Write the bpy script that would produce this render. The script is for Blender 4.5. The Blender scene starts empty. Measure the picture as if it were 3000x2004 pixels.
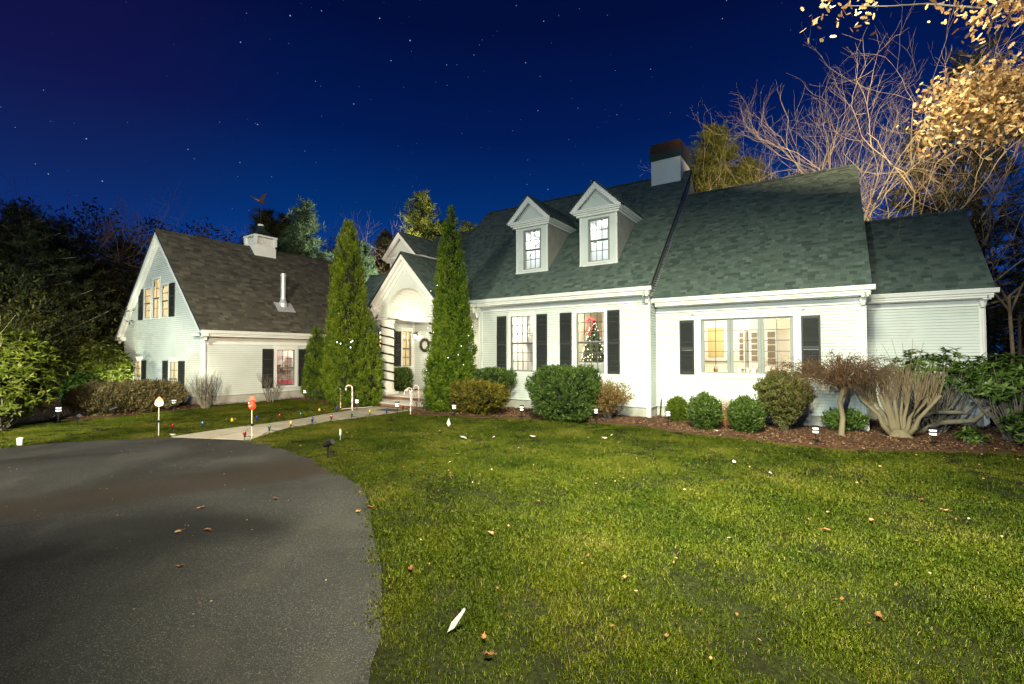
import bpy, math, numpy as np
from mathutils import Matrix, Vector
PI = math.pi
rng = np.random.default_rng(11)
scene = bpy.context.scene
COL = scene.collection

# ---------------------------------------------------------------- camera
CAM_H, FPX, YAW, PITCH, ROLL = 2.1, 1368.67, 0.58867, 0.025145, 0.001571
FW = np.array([-math.sin(YAW)*math.cos(PITCH), math.cos(YAW)*math.cos(PITCH), math.sin(PITCH)])
RT = np.array([math.cos(YAW), math.sin(YAW), 0.0]); UPV = np.cross(RT, FW)
camd = bpy.data.cameras.new('camera'); cam = bpy.data.objects.new('camera', camd); COL.objects.link(cam)
camd.sensor_width = 36.0; camd.lens = FPX/3000*36; camd.clip_start = 0.05; camd.clip_end = 2000
m = Matrix(((RT[0], UPV[0], -FW[0]), (RT[1], UPV[1], -FW[1]), (RT[2], UPV[2], -FW[2])))
cam.matrix_world = Matrix.Translation((0, 0, CAM_H)) @ (m @ Matrix.Rotation(-ROLL, 3, 'Z')).to_4x4()
scene.camera = cam

# ---------------------------------------------------------------- world: night sky with stars
world = bpy.data.worlds.new("World"); scene.world = world; world.use_nodes = True
nt = world.node_tree; N = nt.nodes; L = nt.links; N.clear()
def nd(N, t, **k):
    n = N.new(t)
    for a, b in k.items(): setattr(n, a, b)
    return n
out = nd(N, 'ShaderNodeOutputWorld'); bg = nd(N, 'ShaderNodeBackground'); bg2 = nd(N, 'ShaderNodeBackground'); addn = nd(N, 'ShaderNodeAddShader')
tc = nd(N, 'ShaderNodeTexCoord'); sep = nd(N, 'ShaderNodeSeparateXYZ'); L.new(tc.outputs['Generated'], sep.inputs[0])
rampS = nd(N, 'ShaderNodeValToRGB'); L.new(sep.outputs['Z'], rampS.inputs[0])
cr = rampS.color_ramp; cr.elements[0].position = 0.0; cr.elements[0].color = (.004, .045, .24, 1)
cr.elements[1].position = 1.0; cr.elements[1].color = (.0010, .0028, .035, 1)
for p, c in ((.18, (.0015, .044, .255)), (.28, (.0008, .029, .165)), (.42, (.0006, .0105, .088)), (.58, (.0006, .0045, .046))):
    e = cr.elements.new(p); e.color = (*c, 1)
# faint violet glow over the western part of the sky
vd = nd(N, 'ShaderNodeVectorMath', operation='DOT_PRODUCT'); L.new(tc.outputs['Generated'], vd.inputs[0]); vd.inputs[1].default_value = (-.90, .10, .42)
mr = nd(N, 'ShaderNodeMapRange'); L.new(vd.outputs['Value'], mr.inputs[0]); mr.inputs[1].default_value = .90; mr.inputs[2].default_value = 1.10
mr.interpolation_type = 'SMOOTHSTEP'
mixv = nd(N, 'ShaderNodeMixRGB', blend_type='MIX'); L.new(mr.outputs[0], mixv.inputs[0]); L.new(rampS.outputs[0], mixv.inputs[1]); mixv.inputs[2].default_value = (.011, .004, .045, 1)
L.new(mixv.outputs[0], bg.inputs[0]); bg.inputs[1].default_value = 1.0
vor = nd(N, 'ShaderNodeTexVoronoi'); vor.inputs['Scale'].default_value = 85; L.new(tc.outputs['Generated'], vor.inputs['Vector'])
sp2 = nd(N, 'ShaderNodeSeparateXYZ'); L.new(vor.outputs['Color'], sp2.inputs[0])
rad = nd(N, 'ShaderNodeMapRange'); L.new(sp2.outputs['X'], rad.inputs[0]); rad.inputs[1].default_value = .25; rad.inputs[2].default_value = 1; rad.inputs[3].default_value = .030; rad.inputs[4].default_value = .072
lt = nd(N, 'ShaderNodeMath', operation='LESS_THAN'); L.new(vor.outputs['Distance'], lt.inputs[0]); L.new(rad.outputs[0], lt.inputs[1])
pw = nd(N, 'ShaderNodeMath', operation='POWER'); L.new(sp2.outputs['Y'], pw.inputs[0]); pw.inputs[1].default_value = 4.0
ml = nd(N, 'ShaderNodeMath', operation='MULTIPLY'); L.new(lt.outputs[0], ml.inputs[0]); L.new(pw.outputs[0], ml.inputs[1])
ml2 = nd(N, 'ShaderNodeMath', operation='MULTIPLY'); L.new(ml.outputs[0], ml2.inputs[0]); ml2.inputs[1].default_value = .8
bg2.inputs[0].default_value = (.75, .9, 1, 1); L.new(ml2.outputs[0], bg2.inputs[1])
L.new(bg.outputs[0], addn.inputs[0]); L.new(bg2.outputs[0], addn.inputs[1]); L.new(addn.outputs[0], out.inputs[0])

scene.view_settings.view_transform = 'Standard'; scene.view_settings.look = 'None'
scene.view_settings.exposure = 0.0; scene.view_settings.gamma = 1.0; scene.view_settings.use_curve_mapping = False
scene.cycles.use_denoising = True; scene.cycles.max_bounces = 6; scene.cycles.diffuse_bounces = 3
scene.cycles.transparent_max_bounces = 16; scene.cycles.caustics_reflective = False; scene.cycles.caustics_refractive = False
scene.cycles.sample_clamp_indirect = 4

# ---------------------------------------------------------------- lights
def aim(o, tgt):
    d = Vector(tgt) - o.location; o.rotation_euler = d.to_track_quat('-Z', 'Y').to_euler()
def lamp(name, kind, loc, power, color, tgt=None, radius=.1, cone=60, blend=.5, size=1):
    d = bpy.data.lights.new(name, kind); d.energy = power; d.color = color
    if kind == 'SPOT': d.spot_size = math.radians(cone); d.spot_blend = blend; d.shadow_soft_size = radius
    elif kind == 'POINT': d.shadow_soft_size = radius
    elif kind == 'AREA': d.shape = 'DISK'; d.size = size
    elif kind == 'SUN': d.angle = radius
    o = bpy.data.objects.new(name, d); COL.objects.link(o); o.location = loc
    if tgt: aim(o, tgt)
    return o
lamp('moon', 'SUN', (0, 0, 30), .05, (.75, .85, 1), tgt=(-8, 20, 10), radius=.02)
# the photographer's flood lights, plus unseen lamps added to brighten the trees
lamp('flood_light_facade', 'SPOT', (-1.3, -.9, 4.3), 4000, (.84, 1.0, .94), tgt=(-1.9, 15, 6.0), radius=.10, cone=98, blend=.40)
lamp('flood_light_end_wing', 'SPOT', (.6, -1.0, 4.2), 2600, (1.0, 1.0, .92), tgt=(2.7, 18.2, 2.6), radius=.1, cone=17, blend=.5)
lamp('flood_light_gable', 'SPOT', (-16, -8, 4.0), 5600, (.66, 1.0, .98), tgt=(-24.0, 9, 4.8), radius=.10, cone=44, blend=.4)
lamp('flood_light_bush', 'SPOT', (-9, -3.5, 3.6), 14000, (1.0, .97, .70), tgt=(-19.2, 2.9, 1.1), radius=.1, cone=34, blend=.4)
lamp('added_tree_light_wing', 'SPOT', (-.5, 26.3, 2.6), 1800, (1.0, .86, .60), tgt=(-.5, 32, 9), radius=.15, cone=160, blend=.3)  # added lamp, hidden behind the wing, brightens the bare trees from below
lamp('flood_light_garage', 'SPOT', (-1.0, -1.5, 4.2), 14000, (1.0, .78, .52), tgt=(-21.5, 12.6, 4.2), radius=.15, cone=42, blend=.6)
lamp('flood_light_lawn', 'AREA', (-.3, 1.5, 8.5), 2300, (1.0, .96, .68), tgt=(-2.4, 8.6, 0), size=2.4).data.spread = math.radians(96)
lamp('added_tree_light_right', 'SPOT', (12, 2, 7.0), 62000, (1.0, .76, .46), tgt=(-3.0, 31, 19), radius=.12, cone=42, blend=.4)  # added lamp out of view at right, brightens the trees above the ridge
lamp('added_tree_light_woods', 'SPOT', (-22, 21, 3.0), 21000, (1.0, .92, .68), tgt=(-34, 26, 9), radius=.2, cone=140, blend=.6)  # added lamp, hidden behind the link, brightens the woods
lamp('flood_light_side_lawn', 'AREA', (-9.5, -1.5, 7.5), 1350, (1.0, .95, .74), tgt=(-16.5, 6.5, 0), size=2.0).data.spread = math.radians(120)
lamp('uplight_bush', 'SPOT', (-25.9, 7.9, .35), 900, (.93, 1.0, .72), tgt=(-27.4, 7.3, 1.5), radius=.05, cone=110, blend=.6)

# ---------------------------------------------------------------- helpers
def G(u, v, z=0.0):
    """ground point seen at a spot of the survey photograph"""
    return AT(u, v, 2, z)
def AT(u, v, ax, val):
    a, b = u-1500, v-1002
    x = a*math.cos(ROLL)+b*math.sin(ROLL); y = -a*math.sin(ROLL)+b*math.cos(ROLL)
    d = FW+x/FPX*RT-y/FPX*UPV; o = np.array([0, 0, CAM_H])
    return o+(val-o[ax])/d[ax]*d
WL = {}
def link(o, parent=None, world=True):
    COL.objects.link(o)
    if parent is not None:
        o.parent = parent
        if world:
            o.location = Vector(o.location)-Vector(WL.get(parent.name, (0, 0, 0)))
    return o
def reg(o, loc): WL[o.name] = tuple(loc)
def thing(name, label, cat, loc=(0, 0, 0), group=None):
    o = bpy.data.objects.new(name, None); COL.objects.link(o); o.location = loc; o.empty_display_size = .3
    reg(o, loc); tag(o, label, cat, group); return o
def tag(o, label=None, cat=None, group=None, kind=None):
    if label: o['label'] = label
    if cat: o['category'] = cat
    if group: o['group'] = group
    if kind: o['kind'] = kind
    return o
def mesh_np(name, V, nper, nf, rnd=None, mat=None, smooth=False):
    """V: (nf*nper,3) vertices of separate polygons"""
    me = bpy.data.meshes.new(name); nv = len(V)
    me.vertices.add(nv); me.vertices.foreach_set('co', np.ascontiguousarray(V, np.float32).ravel())
    me.loops.add(nv); me.loops.foreach_set('vertex_index', np.arange(nv, dtype=np.int32))
    me.polygons.add(nf); me.polygons.foreach_set('loop_start', np.arange(0, nv, nper, dtype=np.int32))
    me.update(calc_edges=True)
    if rnd is not None:
        a = me.attributes.new('rnd', 'FLOAT', 'FACE'); a.data.foreach_set('value', np.asarray(rnd, np.float32))
    if mat: me.materials.append(mat)
    if smooth: me.polygons.foreach_set('use_smooth', np.ones(nf, bool))
    return me
class MB:
    def __init__(s): s.v = []; s.f = []; s.r = []; s.n = 0
    def add(s, vs, fs, r=.5):
        s.v.extend(vs); s.f.extend([tuple(i+s.n for i in f) for f in fs]); s.r.extend([r]*len(fs)); s.n += len(vs); return s
    def box(s, x0, x1, y0, y1, z0, z1, T=None, r=.5):
        vs = [(x, y, z) for z in (z0, z1) for y in (y0, y1) for x in (x0, x1)]
        if T: vs = [T(*p) for p in vs]
        return s.add(vs, [(0, 2, 3, 1), (4, 5, 7, 6), (0, 1, 5, 4), (2, 6, 7, 3), (0, 4, 6, 2), (1, 3, 7, 5)], r)
    def prism(s, poly, f, d0, d1, r=.5):
        """poly: 2-D outline; f(a,b,d) -> point; closed solid between d0 and d1"""
        n = len(poly); vs = [f(a, b, d0) for a, b in poly]+[f(a, b, d1) for a, b in poly]
        return s.add(vs, [tuple(range(n))[::-1], tuple(range(n, 2*n))]+[(i, (i+1) % n, n+(i+1) % n, n+i) for i in range(n)], r)
    def strip(s, A, B, r=.5):
        n = len(A); return s.add(list(A)+list(B), [(i, i+1, n+i+1, n+i) for i in range(n-1)], r)
    def tube(s, pts, rad, n=6, cap=True, r=.5):
        pts = [np.array(p, float) for p in pts]
        if not hasattr(rad, '__len__'): rad = [rad]*len(pts)
        ring = []
        for i, p in enumerate(pts):
            d = pts[min(i+1, len(pts)-1)]-pts[max(i-1, 0)]; d = d/(np.linalg.norm(d)+1e-9)
            a = np.array([0, 0, 1.]) if abs(d[2]) < .9 else np.array([1., 0, 0])
            e = np.cross(d, a); e /= np.linalg.norm(e); g = np.cross(d, e)
            ring += [tuple(p+rad[i]*(math.cos(2*PI*k/n)*e+math.sin(2*PI*k/n)*g)) for k in range(n)]
        fs = [(i*n+k, i*n+(k+1) % n, (i+1)*n+(k+1) % n, (i+1)*n+k) for i in range(len(pts)-1) for k in range(n)]
        if cap: fs += [tuple(range(n))[::-1], tuple(range((len(pts)-1)*n, len(pts)*n))]
        return s.add(ring, fs, r)
    def lathe(s, cx, cy, prof, n=16, r=.5):
        return s.tube([(cx, cy, z) for _, z in prof], [q for q, _ in prof], n, True, r) if False else s._lathe(cx, cy, prof, n, r)
    def _lathe(s, cx, cy, prof, n, r):
        vs = [(cx+q*math.cos(2*PI*k/n), cy+q*math.sin(2*PI*k/n), z) for q, z in prof for k in range(n)]
        fs = [(i*n+k, i*n+(k+1) % n, (i+1)*n+(k+1) % n, (i+1)*n+k) for i in range(len(prof)-1) for k in range(n)]
        fs += [tuple(range(n))[::-1], tuple(range((len(prof)-1)*n, len(prof)*n))]
        return s.add(vs, fs, r)
    def mesh(s, name, mat, smooth=False):
        me = bpy.data.meshes.new(name); me.from_pydata([tuple(map(float, p)) for p in s.v], [], s.f)
        a = me.attributes.new('rnd', 'FLOAT', 'FACE'); a.data.foreach_set('value', np.array(s.r, np.float32))
        me.materials.append(mat)
        if smooth: me.polygons.foreach_set('use_smooth', np.ones(len(s.f), bool))
        me.update(); return me
    def build(s, name, mat, parent=None, smooth=False, kind=None):
        o = bpy.data.objects.new(name, s.mesh(name, mat, smooth)); link(o, parent); reg(o, (0, 0, 0))
        if kind: o['kind'] = kind
        return o
def obj(name, me, parent=None, loc=(0, 0, 0), kind=None):
    o = bpy.data.objects.new(name, me); o.location = loc; link(o, parent); reg(o, loc)
    if kind: o['kind'] = kind
    return o
def copy_tree(o, loc=None, rz=None, parent=None):
    c = o.copy(); COL.objects.link(c)
    if parent is not None: c.parent = parent
    for ch in list(o.children): copy_tree(ch, parent=c)
    if loc is not None: c.location = loc
    if rz is not None: c.rotation_euler = (0, 0, rz)
    return c
def vnoise(x, y, s, seed=0):
    x = np.asarray(x)*s; y = np.asarray(y)*s; xi = np.floor(x).astype(int); yi = np.floor(y).astype(int); fx = x-xi; fy = y-yi
    fx = fx*fx*(3-2*fx); fy = fy*fy*(3-2*fy)
    def h(a, b):
        k = (a*374761393+b*668265263+seed*1274126177) & 0x7fffffff
        k = ((k ^ (k >> 13))*1103515245+12345) & 0x7fffffff
        k = (k ^ (k >> 16)) & 0xffff
        return k/65535.
    return (h(xi, yi)*(1-fx)+h(xi+1, yi)*fx)*(1-fy)+(h(xi, yi+1)*(1-fx)+h(xi+1, yi+1)*fx)*fy
def fbm(x, y, s, seed=0): return (vnoise(x, y, s, seed)+.5*vnoise(x, y, s*2.1, seed+1)+.25*vnoise(x, y, s*4.3, seed+2))/1.75
def inpoly(x, y, P):
    r = np.zeros(len(x), bool); n = len(P); j = n-1
    for i in range(n):
        xi, yi = P[i][:2]; xj, yj = P[j][:2]
        c = ((yi > y) != (yj > y)) & (x < (xj-xi)*(y-yi)/(yj-yi+1e-12)+xi); r ^= c; j = i
    return r

# ---------------------------------------------------------------- materials
MATS = {}
def mat(name, col, rough=.7, var=.0, nscale=3., bump=0., bscale=40., metal=0., emit=None, estr=1., ramp=None, trans=0., spec=.3, dirt=None, stretch=None):
    if name in MATS: return MATS[name]
    M = bpy.data.materials.new(name); M.use_nodes = True; T = M.node_tree; N = T.nodes; L = T.links
    b = N['Principled BSDF']; o = N['Material Output']
    b.inputs['Roughness'].default_value = rough; b.inputs['Metallic'].default_value = metal; b.inputs['Specular IOR Level'].default_value = spec
    b.inputs['Base Color'].default_value = (*col, 1)
    src = None
    tcn = nd(N, 'ShaderNodeTexCoord'); vec = tcn.outputs['Object']
    if stretch:
        mp = nd(N, 'ShaderNodeMapping'); mp.inputs['Scale'].default_value = stretch; L.new(vec, mp.inputs[0]); vec = mp.outputs[0]
    if ramp:
        at = nd(N, 'ShaderNodeAttribute', attribute_name='rnd'); rp = nd(N, 'ShaderNodeValToRGB'); L.new(at.outputs['Fac'], rp.inputs[0])
        e = rp.color_ramp.elements; e[0].position = 0; e[0].color = (*ramp[0], 1); e[1].position = 1; e[1].color = (*ramp[-1], 1)
        for i, c in enumerate(ramp[1:-1]): q = e.new((i+1)/(len(ramp)-1)); q.color = (*c, 1)
        src = rp.outputs[0]
    if var:
        nz = nd(N, 'ShaderNodeTexNoise'); nz.inputs['Scale'].default_value = nscale; nz.inputs['Detail'].default_value = 6; L.new(vec, nz.inputs['Vector'])
        mp = nd(N, 'ShaderNodeMapRange'); L.new(nz.outputs['Fac'], mp.inputs[0]); mp.inputs[1].default_value = .3; mp.inputs[2].default_value = .7; mp.inputs[3].default_value = 1-var; mp.inputs[4].default_value = 1+var
        hs = nd(N, 'ShaderNodeHueSaturation'); L.new(mp.outputs[0], hs.inputs['Value'])
        if src: L.new(src, hs.inputs['Color'])
        else: hs.inputs['Color'].default_value = (*col, 1)
        src = hs.outputs[0]
    if dirt:
        nz = nd(N, 'ShaderNodeTexNoise'); nz.inputs['Scale'].default_value = dirt[1]; nz.inputs['Detail'].default_value = 8; nz.inputs['Roughness'].default_value = .65; L.new(vec, nz.inputs['Vector'])
        mp = nd(N, 'ShaderNodeMapRange'); L.new(nz.outputs['Fac'], mp.inputs[0]); mp.inputs[1].default_value = dirt[2]; mp.inputs[2].default_value = dirt[3]; mp.inputs[3].default_value = 0; mp.inputs[4].default_value = dirt[4]
        mx = nd(N, 'ShaderNodeMixRGB'); L.new(mp.outputs[0], mx.inputs[0]); mx.inputs[2].default_value = (*dirt[0], 1)
        if src: L.new(src, mx.inputs[1])
        else: mx.inputs[1].default_value = (*col, 1)
        src = mx.outputs[0]
    if src: L.new(src, b.inputs['Base Color'])
    if bump:
        nz = nd(N, 'ShaderNodeTexNoise'); nz.inputs['Scale'].default_value = bscale; nz.inputs['Detail'].default_value = 4; L.new(vec, nz.inputs['Vector'])
        bp = nd(N, 'ShaderNodeBump'); bp.inputs['Strength'].default_value = bump; bp.inputs['Distance'].default_value = .02; L.new(nz.outputs['Fac'], bp.inputs['Height']); L.new(bp.outputs[0], b.inputs['Normal'])
    if emit: b.inputs['Emission Color'].default_value = (*emit, 1); b.inputs['Emission Strength'].default_value = estr
    if trans:
        tr = nd(N, 'ShaderNodeBsdfTranslucent'); mx = nd(N, 'ShaderNodeMixShader'); mx.inputs[0].default_value = trans
        if src: L.new(src, tr.inputs[0])
        else: tr.inputs[0].default_value = (*col, 1)
        L.new(b.outputs[0], mx.inputs[1]); L.new(tr.outputs[0], mx.inputs[2]); L.new(mx.outputs[0], o.inputs[0])
    MATS[name] = M; return M
def glass_mat():
    M = bpy.data.materials.new('window_glass'); M.use_nodes = True; N = M.node_tree.nodes; L = M.node_tree.links; N.clear()
    o = nd(N, 'ShaderNodeOutputMaterial'); t = nd(N, 'ShaderNodeBsdfTransparent'); g = nd(N, 'ShaderNodeBsdfGlossy'); g.inputs['Roughness'].default_value = .02
    fr = nd(N, 'ShaderNodeFresnel'); fr.inputs['IOR'].default_value = 1.35; mx = nd(N, 'ShaderNodeMixShader')
    t.inputs[0].default_value = (.96, .98, .97, 1)
    ge = nd(N, 'ShaderNodeNewGeometry'); iv = nd(N, 'ShaderNodeMath', operation='SUBTRACT'); iv.inputs[0].default_value = 1; L.new(ge.outputs['Backfacing'], iv.inputs[1]); mu = nd(N, 'ShaderNodeMath', operation='MULTIPLY'); L.new(iv.outputs[0], mu.inputs[0]); L.new(fr.outputs[0], mu.inputs[1])
    L.new(mu.outputs[0], mx.inputs[0]); L.new(t.outputs[0], mx.inputs[1]); L.new(g.outputs[0], mx.inputs[2]); L.new(mx.outputs[0], o.inputs[0]); return M
M_GLASS = glass_mat()
WHITE = mat('white_painted_wood', (.60, .65, .62), .6, var=.09, nscale=.7, bump=.08, bscale=60, dirt=((.40, .39, .33), 1.7, .56, .80, .4))
TRIM = mat('white_trim_paint', (.74, .75, .72), .45, var=.05, nscale=2.5, bump=.03, bscale=50, dirt=((.45, .43, .38), 3.0, .60, .80, .35))
SASH = mat('grey_sash_paint', (.27, .29, .28), .5, var=.05)
MUNT = mat('dark_muntin', (.10, .10, .095), .5)
SHUT = mat('black_shutter_paint', (.028, .031, .030), .5, var=.12, nscale=4)
CONC = mat('concrete_foundation', (.42, .42, .38), .9, var=.14, nscale=3, bump=.3, bscale=30, dirt=((.2, .17, .12), 1.6, .50, .75, .6))
ROOFB = mat('roof_underlay', (.03, .035, .035), .9)
SH_G = mat('green_slate_shingles', (.08, .12, .11), .92, var=.12, nscale=60, bump=.35, bscale=160,
    ramp=[(.052, .076, .066), (.070, .104, .090), (.088, .126, .109), (.104, .146, .127), (.090, .120, .103), (.135, .178, .156)])
SH_B = mat('brown_grey_shingles', (.1, .09, .07), .92, var=.12, nscale=60, bump=.35, bscale=160,
    ramp=[(.052, .048, .038), (.070, .066, .050), (.090, .082, .062), (.080, .084, .066), (.108, .098, .074), (.135, .128, .098)])
BRICK = mat('red_brick', (.20, .10, .065), .9, var=.2, nscale=30, bump=.3, bscale=60, ramp=[(.15, .07, .045), (.22, .11, .07), (.26, .15, .10)])
MORT = mat('mortar', (.38, .35, .30), .95, bump=.2)
STONE = mat('porch_slab_stone', (.50, .48, .43), .8, var=.1, nscale=4, bump=.2, bscale=30, dirt=((.25, .22, .18), 2.5, .5, .8, .5))
BLACK = mat('black_plastic', (.015, .015, .016), .4)
DARKMET = mat('dark_metal', (.03, .03, .032), .4, metal=.6)
STEEL = mat('galvanised_steel', (.58, .60, .60), .35, metal=.35, var=.1, nscale=9)
COPPER = mat('aged_copper_sheet', (.060, .032, .020), .5, metal=.3, var=.2, nscale=5)
LEAD = mat('dark_flashing', (.035, .055, .050), .5, metal=.3)
LOAMP = lambda n, c, s: mat(n, c, .5, emit=c, estr=s)
BARK = mat('grey_bark', (.17, .15, .115), .9, var=.25, nscale=10, bump=.6, bscale=25, stretch=(1, 1, .3))
BARKW = mat('pale_bark', (.44, .37, .24), .9, var=.25, nscale=6, bump=.4, bscale=20)
BARKD = mat('dark_bark', (.055, .045, .038), .95, var=.3, nscale=6)
BARKM = mat('smooth_tan_bark', (.21, .175, .11), .85, var=.18, nscale=9, bump=.5, bscale=16, stretch=(1, 1, .25))
def fol(n, ramp, tr=.25): return mat(n, ramp[0], .6, ramp=ramp, trans=tr, spec=.25)

# ================================================================= GROUND
DRIVE = [G(*p) for p in [(735, 1287), (824, 1313), (907, 1342), (958, 1370), (1016, 1399), (1061, 1431), (1083, 1482), (1085, 1533), (1099, 1597), (1115, 1661), (1117, 1725), (1118, 1789), (1112, 1872), (1084, 1949), (1077, 2004)]]
DRIVE += [np.array([-1.9, .2, 0]), np.array([-1.7, -6, 0]), np.array([-14, -8, 0]), np.array([-34, -2, 0]), np.array([-34, 1.8, 0])]
DRIVE += [G(*p) for p in [(0, 1310), (160, 1294), (319, 1286), (498, 1278)]]
WALK = [G(*p) for p in [(498, 1279), (543, 1271), (650, 1257), (752, 1244), (854, 1232), (956, 1212.5), (1017, 1203.6), (1076, 1196), (1150, 1197), (1205, 1203), (1189, 1206.5), (1143, 1213), (1076, 1220), (1050, 1224), (981.6, 1231.6), (905, 1243), (828.6, 1257), (757, 1277.6), (735, 1288)]]
BEDR = [G(*p) for p in [(1189, 1214), (1255, 1215.5), (1331, 1219), (1400, 1225), (1563, 1226), (1713, 1238.6), (1877, 1252), (2013, 1272.6), (2150, 1286), (2286, 1303), (2422, 1320), (2627, 1328.5), (2831, 1330.6), (3000, 1335)]]
BEDR += [np.array([9, 15.5, 0]), np.array([9, 19, 0]), np.array([3, 19, 0]), np.array([-5, 16, 0]), np.array([-12, 15.5, 0]), np.array([-13.2, 14.2, 0]), np.array([-12.6, 12.9, 0])]
BEDL = [G(*p) for p in [(0, 1244), (127, 1229.5), (223, 1226), (351, 1217), (427, 1208.7), (509, 1201), (581, 1192), (650, 1186), (752, 1175.5), (854, 1169), (931, 1174), (969, 1183), (1007, 1197), (1076, 1194), (1100, 1190)]]
BEDL += [np.array([-15.6, 13.9, 0]), np.array([-16.5, 15.2, 0]), np.array([-21, 15.2, 0]), np.array([-21, 9, 0]), np.array([-31, 9.2, 0]), np.array([-33, 4, 0])]
def strc(o): o['kind'] = 'structure'; return o
def sheet(name, poly, z, m):
    me = bpy.data.meshes.new(name); P = [(float(p[0]), float(p[1]), z) for p in poly]; me.from_pydata(P, [], [tuple(range(len(P)))]); me.materials.append(m); me.update()
    o = obj(name, me); return strc(o)
M_SOIL = mat('dark_soil_and_thatch', (.022, .026, .009), 1.0, spec=.02, var=.6, nscale=26, bump=1.0, bscale=90, dirt=((.012, .012, .007), 1.1, .42, .60, .85))
g = MB(); g.add([(-400, -300, 0), (400, -300, 0), (400, 500, 0), (-400, 500, 0)], [(0, 1, 2, 3)]); strc(g.build('ground', M_SOIL))
def asphalt_mat():
    M = bpy.data.materials.new('asphalt'); M.use_nodes = True; T = M.node_tree; N = T.nodes; L = T.links; b = N['Principled BSDF']; b.inputs['Roughness'].default_value = .85; b.inputs['Specular IOR Level'].default_value = .35
    tcn = nd(N, 'ShaderNodeTexCoord'); v = tcn.outputs['Object']
    v1 = nd(N, 'ShaderNodeTexVoronoi'); v1.inputs['Scale'].default_value = 170; L.new(v, v1.inputs['Vector'])
    s1 = nd(N, 'ShaderNodeSeparateXYZ'); L.new(v1.outputs['Color'], s1.inputs[0])
    r1 = nd(N, 'ShaderNodeValToRGB'); L.new(s1.outputs['X'], r1.inputs[0]); e = r1.color_ramp.elements
    e[0].position = 0; e[0].color = (.010, .011, .011, 1); e[1].position = 1; e[1].color = (.10, .096, .086, 1)
    for p, c in ((.5, .0145), (.8, .022), (.95, .055)): q = e.new(p); q.color = (c, c*.98, c*.93, 1)
    n1 = nd(N, 'ShaderNodeTexNoise'); n1.inputs['Scale'].default_value = .42; n1.inputs['Detail'].default_value = 7; n1.inputs['Distortion'].default_value = .5; L.new(v, n1.inputs['Vector'])
    m1 = nd(N, 'ShaderNodeMapRange'); L.new(n1.outputs['Fac'], m1.inputs[0]); m1.inputs[1].default_value = .35; m1.inputs[2].default_value = .68; m1.inputs[3].default_value = .42; m1.inputs[4].default_value = 2.1
    hs = nd(N, 'ShaderNodeHueSaturation'); L.new(r1.outputs[0], hs.inputs['Color']); L.new(m1.outputs[0], hs.inputs['Value'])
    # dusty pale scuffs and painted brown shadow band
    n2 = nd(N, 'ShaderNodeTexNoise'); n2.inputs['Scale'].default_value = .9; n2.inputs['Detail'].default_value = 9; n2.inputs['Distortion'].default_value = .6; L.new(v, n2.inputs['Vector'])
    m2 = nd(N, 'ShaderNodeMapRange'); L.new(n2.outputs['Fac'], m2.inputs[0]); m2.inputs[1].default_value = .55; m2.inputs[2].default_value = .74; m2.inputs[4].default_value = .6
    x2 = nd(N, 'ShaderNodeMixRGB'); L.new(m2.outputs[0], x2.inputs[0]); L.new(hs.outputs[0], x2.inputs[1]); x2.inputs[2].default_value = (.062, .058, .050, 1)
    n3 = nd(N, 'ShaderNodeTexNoise'); n3.inputs['Scale'].default_value = .35; n3.inputs['Detail'].default_value = 6; L.new(v, n3.inputs['Vector'])
    sx = nd(N, 'ShaderNodeSeparateXYZ'); L.new(v, sx.inputs[0])
    # warm brown shadow band painted into the asphalt colour beyond the seam
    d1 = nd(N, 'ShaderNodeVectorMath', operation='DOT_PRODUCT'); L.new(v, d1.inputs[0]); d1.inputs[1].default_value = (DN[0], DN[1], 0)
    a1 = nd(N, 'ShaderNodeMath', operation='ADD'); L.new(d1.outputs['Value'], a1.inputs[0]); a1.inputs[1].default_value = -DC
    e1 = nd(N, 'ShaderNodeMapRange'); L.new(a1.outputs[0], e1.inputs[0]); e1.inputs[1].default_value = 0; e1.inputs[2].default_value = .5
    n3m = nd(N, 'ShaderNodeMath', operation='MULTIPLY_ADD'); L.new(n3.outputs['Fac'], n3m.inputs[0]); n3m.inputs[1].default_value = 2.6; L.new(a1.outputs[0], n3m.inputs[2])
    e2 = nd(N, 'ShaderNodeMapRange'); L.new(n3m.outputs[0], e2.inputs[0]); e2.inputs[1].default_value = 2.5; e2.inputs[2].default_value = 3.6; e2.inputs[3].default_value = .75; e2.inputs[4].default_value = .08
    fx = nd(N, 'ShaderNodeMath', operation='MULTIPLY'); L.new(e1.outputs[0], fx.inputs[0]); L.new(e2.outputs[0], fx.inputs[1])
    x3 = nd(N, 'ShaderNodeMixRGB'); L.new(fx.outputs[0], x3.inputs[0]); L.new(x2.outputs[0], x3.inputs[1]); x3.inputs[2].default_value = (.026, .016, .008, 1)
    L.new(x3.outputs[0], b.inputs['Base Color'])
    bp = nd(N, 'ShaderNodeBump'); bp.inputs['Strength'].default_value = .8; bp.inputs['Distance'].default_value = .01; L.new(v1.outputs['Distance'], bp.inputs['Height']); bp.invert = True
    L.new(bp.outputs[0], b.inputs['Normal']); return M
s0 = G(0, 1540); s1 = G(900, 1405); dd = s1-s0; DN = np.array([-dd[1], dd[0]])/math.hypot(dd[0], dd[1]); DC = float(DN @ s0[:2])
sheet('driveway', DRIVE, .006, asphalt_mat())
sm = MB()
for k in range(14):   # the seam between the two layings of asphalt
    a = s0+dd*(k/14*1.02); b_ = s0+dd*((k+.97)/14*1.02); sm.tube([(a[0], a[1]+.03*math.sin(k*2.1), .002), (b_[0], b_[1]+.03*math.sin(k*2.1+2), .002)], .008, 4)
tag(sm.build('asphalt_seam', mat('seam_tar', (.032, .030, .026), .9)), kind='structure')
M_MULCH = mat('bark_mulch', (.085, .040, .022), .95, var=.45, nscale=14, bump=.9, bscale=40)
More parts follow.
